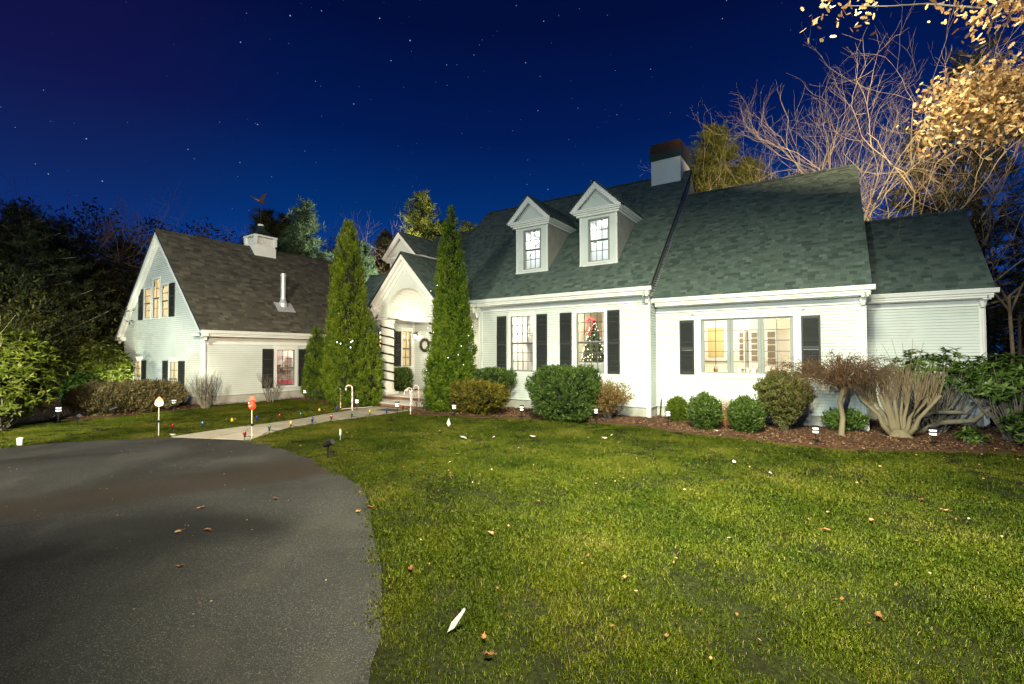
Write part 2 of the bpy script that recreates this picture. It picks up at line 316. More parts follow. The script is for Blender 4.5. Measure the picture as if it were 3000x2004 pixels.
def bed(name, poly, hmax):
    P = np.array([p[:2] for p in poly]); x0, y0 = P.min(0); x1, y1 = P.max(0); st = .22
    xs = np.arange(x0, x1+st, st); ys = np.arange(y0, y1+st, st); X, Y = np.meshgrid(xs, ys); ins = inpoly(X.ravel(), Y.ravel(), P).reshape(X.shape)
    # distance-like falloff by repeated erosion
    D = ins.astype(float); acc = D.copy()
    for _ in range(6):
        E = D.copy(); E[1:] = np.minimum(E[1:], D[:-1]); E[:-1] = np.minimum(E[:-1], D[1:]); E[:, 1:] = np.minimum(E[:, 1:], D[:, :-1]); E[:, :-1] = np.minimum(E[:, :-1], D[:, 1:]); D = E; acc += D
    Z = .012+hmax*(acc/7)+.03*(fbm(X, Y, 1.6, 5)-.5)*(acc > 1); Z[~ins] = -.03
    v = [(float(a), float(b), float(c)) for a, b, c in zip(X.ravel(), Y.ravel(), Z.ravel())]; w = X.shape[1]
    f = [(j*w+i, j*w+i+1, (j+1)*w+i+1, (j+1)*w+i) for j in range(X.shape[0]-1) for i in range(w-1) if ins[j:j+2, i:i+2].any()]
    me = bpy.data.meshes.new(name); me.from_pydata(v, [], f); me.materials.append(M_MULCH); me.polygons.foreach_set('use_smooth', np.ones(len(f), bool)); me.update()
    strc(obj(name, me)); return P
bed('mulch_bed', BEDR, .05); bed('mulch_bed', BEDL, .05)
def card_verts(C, A, B):
    """quads centred C with half axes A,B -> (n*4,3)"""
    return np.stack([C-A-B, C+A-B, C+A+B, C-A+B], 1).reshape(-1, 3)
def leafshape(C, A, B):
    """pointed leaf, four corners at tip, side, base, side"""
    return np.stack([C-A, C-B*.9+A*.1, C+A, C+B*.9+A*.1], 1).reshape(-1, 3)
def randdir(n, zb=0.0):
    d = rng.normal(size=(n, 3)); d[:, 2] += zb; return d/np.linalg.norm(d, axis=1)[:, None]
def perp(d):
    a = rng.normal(size=d.shape); a -= (a*d).sum(1)[:, None]*d; return a/np.linalg.norm(a, axis=1)[:, None]
# bark chips
def chips(poly, n, name):
    P = np.array([p[:2] for p in poly]); x0, y0 = P.min(0); x1, y1 = P.max(0)
    x = rng.uniform(x0, x1, n*3); y = rng.uniform(y0, y1, n*3); k = inpoly(x, y, P) & (x < 5); x = x[k][:n]; y = y[k][:n]; n = len(x)
    C = np.stack([x, y, .055+.03*rng.random(n)], 1); a = randdir(n)*[1, 1, .35]; a *= rng.uniform(.012, .032, n)[:, None]; b = perp(a/np.linalg.norm(a, axis=1)[:, None])*rng.uniform(.006, .012, n)[:, None]
    tag(obj(name, mesh_np(name, card_verts(C, a, b), 4, n, rng.random(n), mat('bark_chips', (.1, .05, .03), .9, ramp=[(.035, .017, .010), (.085, .040, .020), (.15, .075, .038), (.26, .17, .10)]))), kind='stuff')
chips(BEDR, 26000, 'bark_chips'); chips(BEDL, 16000, 'bark_chips')

# paving slabs of the front walk: cut the walk outline into slabs across its length
wl = [G(*p) for p in [(498, 1279), (650, 1257), (752, 1244), (854, 1232), (956, 1212.5), (1017, 1203.6), (1100, 1190)]]
wr = [G(*p) for p in [(735, 1289), (757, 1277.6), (828.6, 1257), (905, 1243), (981.6, 1231.6), (1076, 1220), (1212, 1202)]]
def top(u, v, dist):
    d = np.array(AT(u, v, 1, 10.0))-[0, 0, CAM_H]; return CAM_H+d[2]/math.hypot(d[0], d[1])*dist
def resamp(P, n):
    P = np.array(P); d = np.r_[0, np.cumsum(np.linalg.norm(np.diff(P, axis=0), axis=1))]; t = np.linspace(0, d[-1], n); return np.stack([np.interp(t, d, P[:, i]) for i in range(3)], 1)
A_, B_ = resamp(wl, 9), resamp(wr, 9)
wk = strc(thing('garden_path', None, None, tuple(A_[0]*.5+B_[0]*.5)))
PAV = mat('sandy_concrete_paving', (.40, .37, .30), .85, ramp=[(.22, .20, .155), (.27, .245, .19), (.31, .28, .225)], var=.12, nscale=3, bump=.25, bscale=60, dirt=((.2, .18, .12), 2.0, .55, .8, .5))
base = MB(); base.strip([tuple(p+[0, 0, .009]) for p in A_], [tuple(p+[0, 0, .009]) for p in B_]); tag(base.build('path_bedding', MORT, wk))
for i in range(8):
    for h in range(2):
        q = [A_[i]+(B_[i]-A_[i])*(h*.5+.006), A_[i]+(B_[i]-A_[i])*(h*.5+.494), A_[i+1]+(B_[i+1]-A_[i+1])*(h*.5+.494), A_[i+1]+(B_[i+1]-A_[i+1])*(h*.5+.006)]
        c = sum(q)/4; q = [c+(p-c)*.988 for p in q]; z = .028+rng.uniform(-.003, .003)
        mb = MB(); mb.add([(p[0], p[1], .0) for p in q]+[(p[0], p[1], z) for p in q], [(4, 5, 6, 7), (0, 1, 5, 4), (1, 2, 6, 5), (2, 3, 7, 6), (3, 0, 4, 7)], rng.random()); mb.build('paving_slab', PAV, wk)

# ---------------------------------------------------------------- grass
def turf_mat():
    M = fol('grass_blades', [(.026, .052, .003), (.064, .104, .004), (.118, .158, .006), (.185, .205, .010), (.32, .28, .09)], .35)
    T = M.node_tree; N = T.nodes; L = T.links; rp = [n for n in N if n.type == 'VALTORGB'][0]; at = [n for n in N if n.type == 'ATTRIBUTE'][0]
    ge = nd(N, 'ShaderNodeNewGeometry'); nz = nd(N, 'ShaderNodeTexNoise'); nz.inputs['Scale'].default_value = .75; nz.inputs['Detail'].default_value = 5; L.new(ge.outputs['Position'], nz.inputs['Vector'])
    m1 = nd(N, 'ShaderNodeMath', operation='MULTIPLY_ADD'); L.new(nz.outputs['Fac'], m1.inputs[0]); m1.inputs[1].default_value = 1.7; m1.inputs[2].default_value = -.80
    m2 = nd(N, 'ShaderNodeMath', operation='ADD'); L.new(at.outputs['Fac'], m2.inputs[0]); L.new(m1.outputs[0], m2.inputs[1]); L.new(m2.outputs[0], rp.inputs[0]); return M
def tuft(k, nb, rad, hh, ww, m):
    r = np.random.default_rng(100+k); x, y = r.normal(0, rad, nb), r.normal(0, rad, nb); yaw = r.uniform(0, 2*PI, nb); lean = r.normal(0, .65, nb); H = hh*r.uniform(.45, 1.25, nb); W = ww*r.uniform(.7, 1.3, nb)
    e = np.stack([np.cos(yaw), np.sin(yaw), 0*yaw], 1); l = np.stack([-np.sin(yaw), np.cos(yaw), 0*yaw], 1); c = np.stack([x, y, np.full(nb, -.003)], 1); up = np.array([0, 0, 1.])
    mid = c+up*(H*.55)[:, None]+l*(H*lean*.25)[:, None]; tip = c+up*(H*(1-.25*np.abs(lean)))[:, None]+l*(H*lean*.95)[:, None]
    V = np.stack([c-e*W[:, None], c+e*W[:, None], mid+e*(W*.8)[:, None], tip, mid-e*(W*.8)[:, None]], 1).reshape(-1, 3)
    o = bpy.data.objects.new('grass_tuft', mesh_np('grass_tuft', V, 5, nb, np.clip(np.where(r.random(nb) < .07, .95, .42+r.normal(0, .13, nb)), 0, 1), m)); return o
def grass():
    m = turf_mat(); Pd = np.array([p[:2] for p in DRIVE]); Pw = np.array([p[:2] for p in WALK]); Pb = np.array([p[:2] for p in BEDR]); Pl = np.array([p[:2] for p in BEDL])
    out = []
    for x0, x1, y0, y1, dens in ((-9, 7, .9, 9, 135), (7, 13, .9, 15, 45), (-15, 7, 9, 15, 95), (-15, -9, 3, 9, 90), (-24, -15, 1, 13, 62), (-40, -24, 0, 10, 30)):
        n = int((x1-x0)*(y1-y0)*dens); x = rng.uniform(x0, x1, n); y = rng.uniform(y0, y1, n); ang = np.arctan2(-x, y); k = (ang > YAW-1.5) & (ang < YAW+1.1)
        k &= ~inpoly(x, y, Pw) & ~inpoly(x, y, Pb) & ~inpoly(x, y, Pl)
        jx = x+.30*(fbm(x, y, 1.3, 9)-.5)+.20*(fbm(x, y, 6, 19)-.5); jy = y+.30*(fbm(x, y, 1.3, 12)-.5)+.20*(fbm(x, y, 6, 22)-.5); k &= ~inpoly(jx, jy, Pd)
        k &= ~((y > 14.6) & (x > -13) & (x < 5)) & ~((x < -20.7) & (x > -29.4) & (y > 8.6))
        pt = fbm(x, y, .9, 3)*.6+fbm(x, y, 4.5, 8)*.4; pr = np.clip((pt-.37)/.15, .52, 1); k &= rng.random(n) < pr
        out.append(np.stack([x[k], y[k], .65+.55*pr[k]], 1))
    P = np.concatenate(out); n = len(P)
    me = bpy.data.meshes.new('grass'); me.vertices.add(n); co = np.stack([P[:, 0], P[:, 1], np.zeros(n)], 1).astype(np.float32); me.vertices.foreach_set('co', co.ravel())
    for nm_, ty, val in (('turn', 'FLOAT', rng.uniform(0, 6.28, n)), ('size', 'FLOAT', P[:, 2]*rng.uniform(.8, 1.2, n)), ('kind_id', 'INT', rng.integers(0, 4, n))):
        a = me.attributes.new(nm_, ty, 'POINT'); a.data.foreach_set('value', val.astype(np.int32 if ty == 'INT' else np.float32))
    o = tag(obj('grass', me), kind='stuff'); md = o.modifiers.new('turf', 'NODES'); g = bpy.data.node_groups.new('turf', 'GeometryNodeTree'); md.node_group = g
    g.interface.new_socket('Geometry', in_out='INPUT', socket_type='NodeSocketGeometry'); g.interface.new_socket('Geometry', in_out='OUTPUT', socket_type='NodeSocketGeometry')
    N = g.nodes; L = g.links; gi = N.new('NodeGroupInput'); go = N.new('NodeGroupOutput'); join = N.new('GeometryNodeJoinGeometry')
    def att(nm_, ty): a = N.new('GeometryNodeInputNamedAttribute'); a.data_type = ty; a.inputs[0].default_value = nm_; return [s for s in a.outputs if s.enabled and s.name == 'Attribute'][0]
    tn, sz, kd = att('turn', 'FLOAT'), att('size', 'FLOAT'), att('kind_id', 'INT'); cx = N.new('ShaderNodeCombineXYZ'); L.new(tn, cx.inputs[2])
    for k in range(4):
        t = tuft(k, 72, .064, .031, .0018, m); oi = N.new('GeometryNodeObjectInfo'); oi.inputs['Object'].default_value = t; oi.transform_space = 'ORIGINAL'
        cmp_ = N.new('FunctionNodeCompare'); cmp_.data_type = 'INT'; cmp_.operation = 'EQUAL'; ii = [s for s in cmp_.inputs if s.enabled]; L.new(kd, ii[0]); ii[1].default_value = k
        ip = N.new('GeometryNodeInstanceOnPoints'); L.new(gi.outputs[0], ip.inputs['Points']); L.new(cmp_.outputs[0], ip.inputs['Selection']); L.new(oi.outputs['Geometry'], ip.inputs['Instance']); L.new(cx.outputs[0], ip.inputs['Rotation']); L.new(sz, ip.inputs['Scale']); L.new(ip.outputs[0], join.inputs[0])
    L.new(join.outputs[0], go.inputs[0])
    print('tufts', n)
grass()

# fallen leaves and small litter
LEAFM = mat('dry_oak_leaf', (.3, .15, .07), .7, ramp=[(.16, .07, .03), (.30, .14, .055), (.42, .24, .11), (.60, .45, .26)], trans=.15)
def leafmesh(name, s, m, seed):
    r = np.random.default_rng(seed); n = 11; pts = []
    for k in range(n):
        a = 2*PI*k/n; q = (1 if k % 2 else .55)*r.uniform(.8, 1.1); pts.append((s*q*math.cos(a), s*.55*q*math.sin(a), .012+.018*abs(math.sin(a*1.5+seed))))
    mb = MB(); mb.add([(0, 0, .006)]+pts, [(0, i+1, (i+1) % n+1) for i in range(n)], r.random()); mb.tube([(-s*.9, 0, .012), (-s*1.3, .01, .02)], .003, 3, True, .2); return mb.mesh(name, m)
LM = [leafmesh('fallen_leaf', .068, LEAFM, k) for k in range(4)]+[leafmesh('fallen_leaf', .045, LEAFM, k+9) for k in range(3)]
leafspots = [(807, 1461, 0, 'brown oak leaf lying on the asphalt near the top of the drive'), (588, 1487, 1, 'thin reddish leaf lying mid driveway'), (608, 1552, 2, 'curled tan leaf on the driveway'), (520, 1558, 1, 'dark twisted leaf on the driveway'),
    (527, 1659, 4, 'small pale leaf with a long stem lowest on the driveway'), (1048, 1500, 3, 'brown leaf on asphalt beside the lawn edge'), (1084, 1487, 0, 'brown leaf at the lawn edge'), (1053, 1444, 5, 'pale leaf fragment on asphalt near the lawn edge'), (1338, 1331, 2, 'large curled brown leaf on the lawn in front of the tall conifer'),
    (1200, 1668, 0, 'tan oak leaf on the lawn beside the drive'), (1828, 1697, 6, 'pale cream leaf in the middle of the foreground lawn'), (1438, 1566, 1, 'reddish leaf in the dark turf'), (2696, 1470, 0, 'brown leaf on the right lawn, farther of two'), (2762, 1501, 3, 'brown oak leaf on the right lawn, nearer of two'), (2550, 1530, 1, 'orange leaf on the right lawn'),
    (2420, 1558, 2, 'tan leaf on the centre right lawn'), (2570, 1810, 0, 'brown leaf low on the right lawn'), (1428, 1922, 4, 'yellow leaf beside the white plant marker'), (1416, 1872, 5, 'small tan leaf beside the white plant marker'), (2180, 1235+60, 6, 'pale leaf at the mulch edge')]
for i, (u, v, k, lb) in enumerate(leafspots):
    o = obj('fallen_leaf', LM[k % len(LM)], None, tuple(G(u, v, .03 if u > 1110 else .008))); o.rotation_euler = (0, 0, i*1.7); tag(o, lb, 'leaf', 'fallen leaves')
n = 700; x = rng.uniform(-16, 5, n); y = rng.uniform(3, 15.2, n); k = ~inpoly(x, y, np.array([p[:2] for p in DRIVE])); x = x[k]; y = y[k]; n = len(x)
a = randdir(n)*[1, 1, .3]*.022; b = perp(a/np.linalg.norm(a, axis=1)[:, None])*.014
tag(obj('leaf_litter', mesh_np('leaf_litter', leafshape(np.stack([x, y, np.full(n, .045)], 1), a, b), 4, n, rng.random(n), LEAFM)), kind='stuff')
n = 420; x = rng.uniform(-15, -1.8, n); y = rng.uniform(1, 7, n); k = inpoly(x, y, np.array([p[:2] for p in DRIVE])); x = x[k]; y = y[k]; n = len(x)
a = randdir(n)*[1, 1, .2]*rng.uniform(.005, .02, n)[:, None]; b = perp(a/np.linalg.norm(a, axis=1)[:, None])*.005
tag(obj('driveway_grit', mesh_np('driveway_grit', leafshape(np.stack([x, y, np.full(n, .012)], 1), a, b), 4, n, rng.random(n), LEAFM)), kind='stuff')
# ================================================================= HOUSE
house = thing('house', 'large white clapboard cape style house with dormers, chimney and attached garage wing', 'house', (-8, 15, 0))
K = .964
def TF(Y): return lambda u, d, z: (u, Y-d, z)          # wall that faces the camera side
def TR(X): return lambda u, d, z: (X+d, u, z)          # wall that faces right
def TL(X): return lambda u, d, z: (X-d, u, z)
def spans(u0, u1, z, ops, pad=0):
    r = [(u0, u1)]
    for a, b, c, e in ops:
        if c-pad < z < e+pad:
            q = []
            for s, t in r:
                if b <= s or a >= t: q.append((s, t)); continue
                if a > s: q.append((s, a))
                if b < t: q.append((b, t))
            r = q
    return r
EXP = .0875
LAPSHADE = mat('lap_shadow_grey', (.26, .27, .24), .9)  # grey showing in the board gaps stands for lap shadow lines
def wall(T, u0, u1, z0, z1, ops=(), boards=True, clip=None, ztop=None, m=WHITE, name='wall'):
    """sheathing plus lapped clapboards; each course is a board of its own or joins the siding"""
    zs = sorted({z0, z1} | {c for o in ops for c in o[2:4] if z0 < c < z1}); b = MB()
    if clip is None:
        for za, zb in zip(zs, zs[1:]):
            for s, t in spans(u0, u1, (za+zb)/2, ops): b.box(s, t, -.12, 0, za, zb, T)
    w = b.build(name, LAPSHADE, house); z = z0; fld = MB(); bk = MB(); n = 0
    top = ztop or z1
    while z < top-.02:
        zt = min(z+EXP, top); zm = (z+zt)/2; lo, hi = (u0, u1) if clip is None else clip(zm)
        if hi-lo < .05: break
        j = rng.uniform(-.0015, .0015); gp = .007
        for s, t in spans(lo, hi, zm, ops):
            mb = MB() if boards else fld; dz = .012
            vs = [T(s, 0, z), T(t, 0, z), T(t, .027+j, z), T(s, .027+j, z), T(s, .004, zt-gp), T(t, .004, zt-gp), T(s, 0, zt-gp), T(t, 0, zt-gp)]
            mb.add(vs, [(0, 1, 2, 3), (3, 2, 5, 4), (4, 5, 7, 6), (0, 3, 4, 6), (1, 7, 5, 2)], rng.random())
            if clip is not None: bk.box(s, t, -.03, 0, z, zt, T)
            if boards: mb.build('clapboard', m, w)
        z = zt; n += 1
    if not boards: fld.build('siding', m, w, kind='stuff')
    if bk.n: bk.build('sheathing', LAPSHADE, w, kind='stuff')
    return w
PANES = {}
def pane_mesh(T, key, w, h):
    k = (key, round(w, 3), round(h, 3))
    if k not in PANES:
        mb = MB(); T0 = {'F': TF(0), 'R': TR(0)}[key]; mb.box(0, w, -.004, 0, 0, h, T0); PANES[k] = mb.mesh('pane', M_GLASS)
    return PANES[k]
def window(key, pl, u0, u1, z0, z1, cols, rows, dbl=True, casing=.09, head=True, frame=SASH, fw=.045, mw=.011, sill=True, label=None, bars=MUNT, dd=0):
    T = {'F': TF, 'R': TR}[key](pl); w = MB(); c = casing
    if c:
        w.box(u0-c, u0, -.02, .03, z0-.02, z1+c, T); w.box(u1, u1+c, -.02, .03, z0-.02, z1+c, T); w.box(u0, u1, -.02, .03, z1, z1+c, T)
    if head: w.box(u0-c-.06, u1+c+.06, -.02, .075, z1+c+.07, z1+c+.10, T); w.box(u0-c, u1+c, -.02, .035, z1+c, z1+c+.07, T); w.box(u0-c-.03, u1+c+.03, -.02, .055, z1+c+.045, z1+c+.07, T)
    if sill: w.box(u0-c-.02, u1+c+.02, -.02, .055, z0-.065, z0-.02, T)
    w.box(u0, u1, -.10, -.0, z0-.02, z0, T)
    o = w.build('window', TRIM, house)
    if label: o['label'] = label
    s = MB(); rail = (z0+z1)/2
    parts = [(z0, rail, -.055+dd, rows[0]), (rail, z1, -.03+dd, rows[1])] if dbl else [(z0, z1, -.04, rows[0])]
    for za, zb, d, nr in parts:
        for a, b, e, f in ((u0, u0+fw, za, zb), (u1-fw, u1, za, zb), (u0+fw, u1-fw, za, za+fw*.8), (u0+fw, u1-fw, zb-fw*.8, zb)):
            s.box(a, b, d-.03, d, e, f, T)
    s.build('sash', frame, o)
    mu = MB(); T0 = {'F': TF(0), 'R': TR(0)}[key]
    for za, zb, d, nr in parts:
        a0, a1, b0, b1 = u0+fw, u1-fw, za+fw*.8, zb-fw*.8
        for i in range(1, cols): x = a0+(a1-a0)*i/cols; mu.box(x-mw, x+mw, d-.022, d-.004, b0, b1, T)
        for j in range(1, nr): z = b0+(b1-b0)*j/nr; mu.box(a0, a1, d-.024, d-.002, z-mw, z+mw, T)
        pw, ph = (a1-a0)/cols, (b1-b0)/nr; me = pane_mesh(T, key, pw, ph)
        for i in range(cols):
            for j in range(nr):
                p = T(a0+pw*i, d-.013, b0+ph*j); q = bpy.data.objects.new('pane', me); q.location = p; COL.objects.link(q); q.parent = o; q.location = Vector(p)
    if dbl: mu.box(u0+fw-.001, u1-fw+.001, -.05+dd, -.001+dd, rail-.014, rail+.014, T)
    mu.build('muntin', bars, o); return o
def fixpane(): pass
def shutter(key, pl, u0, u1, z0, z1):
    T = {'F': TF, 'R': TR}[key](pl); f = MB(); st = .045; md = z0+(z1-z0)*.48
    for a, b, e, g_ in ((u0, u0+st, z0, z1), (u1-st, u1, z0, z1), (u0+st, u1-st, z0, z0+.09), (u0+st, u1-st, z1-.07, z1), (u0+st, u1-st, md-.04, md+.04)): f.box(a, b, .02, .055, e, g_, T)
    f.box(u0+st, u1-st, .02, .026, z0+.05, z1-.05, T); o = f.build('shutter', SHUT, house); s = MB()
    for e, g_ in ((z0+.09, md-.04), (md+.04, z1-.07)):
        z = e
        while z < g_-.02:
            vs = [T(u0+st, .028, z+.026), T(u1-st, .028, z+.026), T(u1-st, .048, z+.004), T(u0+st, .048, z+.004), T(u0+st, .028, z+.020), T(u1-st, .028, z+.020), T(u1-st, .048, z-.002), T(u0+st, .048, z-.002)]
            s.add(vs, [(0, 1, 2, 3), (4, 5, 6, 7), (3, 2, 6, 7)]); z += .034
    s.build('louvre_slats', SHUT, o, kind='stuff'); return o
def part(name, m, fn, kind=None, parent=None, smooth=False):
    mb = MB(); fn(mb); return mb.build(name, m, parent or house, smooth, kind)
# ---- roofs and shingles
NTAB = [0]
def frame3(P0, U, S):
    P0, U, S = map(lambda a: np.array(a, float), (P0, U, S)); U /= np.linalg.norm(U); S /= np.linalg.norm(S); Nn = np.cross(U, S)
    if Nn[2] < 0: Nn = -Nn
    return P0, U, S, Nn
def shingles(P0, U, S, lu, ls, m, roof, keep=None, single=0, e=.135, wr=(.12, .26)):
    """courses of laminated tabs; the lowest rows become single pieces while `single` lasts"""
    P0, U, S, Nn = frame3(P0, U, S); fld = MB(); bk = MB(); n = 0; rows = int(ls/e)
    for j in range(rows+1):
        s0 = j*e; s1 = min(s0+e+.03, ls); u = 0.
        while u < lu-.01:
            w = rng.uniform(*wr) if rng.random() < .8 else rng.uniform(.1, .16); w = min(w, lu-u); cu = u+w/2; cs = s0+e/2
            if keep is None or keep(*(P0+U*cu+S*cs)):
                th = .012+.009*rng.random(); g_ = .002; r = rng.random()
                q = [(u+g_, s0+rng.uniform(-.004, .004), .002), (u+w-g_, s0, .002), (u+w-g_, s0, th), (u+g_, s0, th), (u+g_, s1, .006), (u+w-g_, s1, .006)]
                vs = [tuple(P0+U*a+S*b+Nn*c) for a, b, c in q]; fs = [(0, 1, 2, 3), (3, 2, 5, 4), (0, 3, 4), (1, 5, 2)]
                if n < single: mb = MB(); mb.add(vs, fs, r); mb.build('shingle', m, roof); n += 1
                else: fld.add(vs, fs, r)
            u += w
    if fld.n: fld.build('shingle_field', m, roof, kind='stuff')
def slab(mb, P0, U, S, lu, ls, t=.10):
    P0, U, S, Nn = frame3(P0, U, S); vs = [tuple(P0+U*a+S*b+Nn*c) for c in (-t, -.001) for b in (0, ls) for a in (0, lu)]
    mb.add(vs, [(0, 2, 3, 1), (4, 5, 7, 6), (0, 1, 5, 4), (2, 6, 7, 3), (0, 4, 6, 2), (1, 3, 7, 5)])
def hip_caps(mb, x0, x1, y, z, U='x', step=.22):
    n = int(abs(x1-x0)/step)
    for i in range(n):
        a = x0+(x1-x0)*i/n; b = x0+(x1-x0)*(i+1.12)/n; lift = .012; r = rng.random()
        def P(p, dy, zz): return (p, y+dy, zz) if U == 'x' else (y+dy, p, zz)
        mb.add([P(a, -.14, z-.10), P(a, 0, z+.02+lift), P(a, .14, z-.10), P(b, -.14, z-.105), P(b, 0, z+.02), P(b, .14, z-.105)], [(0, 1, 4, 3), (1, 2, 5, 4), (0, 3, 4), (0, 2, 1)], r)
SL = math.hypot(1, K)
def gable_roof_x(name, x0, x1, yG, zG, yR, m, single=0, keep=None, back=True, lu_extra=0):
    """ridge runs along x; front slope towards -y"""
    run = yR-yG; mb = MB(); slab(mb, (x0, yG, zG), (1, 0, 0), (0, 1, K), x1-x0, run*SL)
    if back: slab(mb, (x0, 2*yR-yG, zG), (1, 0, 0), (0, -1, K), x1-x0, run*SL)
    r = mb.build(name, ROOFB, house)
    shingles((x0, yG-.03, zG-.03*K), (1, 0, 0), (0, 1, K), x1-x0, run*SL+.04, m, r, keep, single)
    c = MB(); hip_caps(c, x0, x1, yR, zG+run*K); c.build('ridge_cap', m, r, kind='stuff'); return r
WG, FG = 3.87, 3.87
# wing roof (nearest), far wing roof, main roof
rw = gable_roof_x('wing_roof', -4.60, 1.06, 15.10, WG, 20.09, SH_G, single=200)
rf = gable_roof_x('end_wing_roof', .97, 3.90, 17.75, FG, 20.76, SH_G, single=90)
def keepm(x, y, z):
    if x < -14.97 and z > 8.5: return False
    for a, c in DHOLES:
        if a < x < c and 15.5 < y < 17.55: return False
    if -16.45 < x < -12.55 and y < 13.73+2.9-abs(x+14.51)*1.06+.0: return False
    return True
DHOLES = [(-10.13, -8.75), (-7.35, -5.97), (-17.45, -15.79)]
def cutslab(mb, x0, x1, y0, y1):
    ys = sorted({y0, y1} | {q for q in (15.58, 17.5) if y0 < q < y1})
    for a, c in zip(ys, ys[1:]):
        xs = [(x0, x1)]
        if 15.5 < (a+c)/2 < 17.6:
            for s, t in DHOLES: xs = [r for u, v in xs for r in ((u, min(v, s)), (max(u, t), v)) if r[1]-r[0] > .01]
        for s, t in xs: slab(mb, (s, a, 4.231+(a-14.451)*K), (1, 0, 0), (0, 1, K), t-s, (c-a)*SL)
mb = MB()
slab(mb, (-14.97, 18.6, 4.231+(18.6-14.451)*K), (1, 0, 0), (0, 1, K), 10.51, (20.133-18.6)*SL)
cutslab(mb, -17.60, -4.46, 16.7, 18.6)
slab(mb, (-17.60, 18.6, 4.231+(18.6-14.451)*K), (1, 0, 0), (0, 1, K), 2.63, (18.88-18.6)*SL)
slab(mb, (-17.60, 19.16, 8.5), (1, 0, 0), (0, 1, -K), 2.63, 3)
cutslab(mb, -12.6, -4.46, 14.451, 16.7)
slab(mb, (-17.60, 14.451, 4.231), (1, 0, 0), (0, 1, K), 1.2, (16.7-14.451)*SL)
slab(mb, (-14.97, 25.815, 4.231), (1, 0, 0), (0, -1, K), 10.51, 5.68*SL)
rm = mb.build('main_roof', ROOFB, house)
shingles((-17.60, 14.421, 4.231-.03*K), (1, 0, 0), (0, 1, K), 13.14, 5.71*SL, SH_G, rm, keepm)
c = MB(); hip_caps(c, -14.97, -4.47, 20.133, 9.71); hip_caps(c, -17.6, -14.97, 18.95, 8.52); c.build('ridge_cap', SH_G, rm, kind='stuff')
rc = gable_roof_x('link_roof', -20.6, -17.40, 14.45, 3.95, 17.0, SH_G, back=True)

# ---- gutters, friezes, foundations, corner boards
def gutter(x0, x1, y, z, name='gutter', T=None):
    T = T or (lambda a, b, c: (a, b, c))
    prof = [(0, 0), (-.13, 0), (-.13, -.03), (-.115, -.045), (-.10, -.11), (-.07, -.13), (0, -.13)]
    mb = MB(); mb.prism(prof, lambda a, b, d: T(d, y+a+.02, z+b), x0, x1)
    mb.prism([(.0, -.131), (-.05, -.131), (-.05, -.17), (-.02, -.20), (-.02, -.24), (.03, -.26), (.36, -.26), (.36, -.131)], lambda a, b, d: T(d, y+a+.02, z+b), x0+.10, x1-.10)
    return mb.build(name, TRIM, house)
gutter(-12.2, -4.42, 14.45, 4.20); gutter(-4.62, 1.12, 15.10, 3.86); gutter(1.0, 3.95, 17.75, 3.86); gutter(-20.3, -17.0, 14.45, 3.93)
part('frieze_board', TRIM, lambda q: (q.box(-11.40, -4.76, 14.865, 14.90, 3.78, 3.95), q.box(-11.40, -4.76, 14.85, 14.865, 3.76, 3.79)))
part('frieze_board', TRIM, lambda q: (q.box(-4.6, .84, 15.512, 15.55, 3.45, 3.61), q.box(-4.6, .84, 15.498, 15.512, 3.43, 3.46)))
part('frieze_board', TRIM, lambda q: (q.box(.96, 3.64, 18.165, 18.20, 3.45, 3.61), q.box(.96, 3.64, 18.15, 18.165, 3.43, 3.46)))
for a, b, c_, d in ((-11.45, -4.64, 14.93, 19), (-4.64, .93, 15.58, 18), (.93, 3.75, 18.23, 20), (-20.8, -17.2, 14.93, 16)):
    part('foundation', CONC, lambda q: q.box(a+.01, b-.02, c_, d, -.5, .37))
def corner(x, y, z0, z1, side=1):
    part('corner_board', TRIM, lambda q: (q.box(x-.115 if side > 0 else x-.022, x+.022 if side > 0 else x+.115, y-.026, y+.0, z0, z1), q.box(x if side > 0 else x-.022, x+.022 if side > 0 else x, y, y+.11, z0, z1)))
corner(-4.64, 14.90, .35, 3.95); corner(.93, 15.55, .35, 3.62); corner(3.75, 18.20, .35, 3.62); corner(-11.45, 14.90, .35, 3.9, -1); corner(-17.18, 14.9, .35, 3.7); corner(-20.80, 8.71, .36, 2.8)
part('corner_board', TRIM, lambda q: q.box(-17.158, -17.04, 16.70, 16.75, .36, 3.95))
def downspout(x, y, z0, z1):
    def f(q):
        q.tube([(x, y-.36, z1+.10), (x, y-.34, z1-.02), (x, y-.06, z1-.22), (x, y-.045, z1-.35), (x, y-.045, z0+.1)], .035, 8)
    d = part('downspout', TRIM, f, smooth=False); part('splash_boot', TRIM, lambda q: q.box(x-.06, x+.06, y-.12, y-.005, z0-.35, z0+.10), parent=d)
    part('cornice_return', TRIM, lambda q: (q.box(x-.07, x+.09, y-.42, y-.02, z1-.13, z1-.02), q.tube([(x-.02, y-.14, z1-.32), (x-.02, y-.14, z1-.12)], [.05, .11], 8)))
downspout(-4.66, 14.90, .3, 4.03); downspout(.90, 15.55, .3, 3.70); downspout(3.72, 18.2, .3, 3.70); downspout(-11.48, 14.9, .3, 3.85)

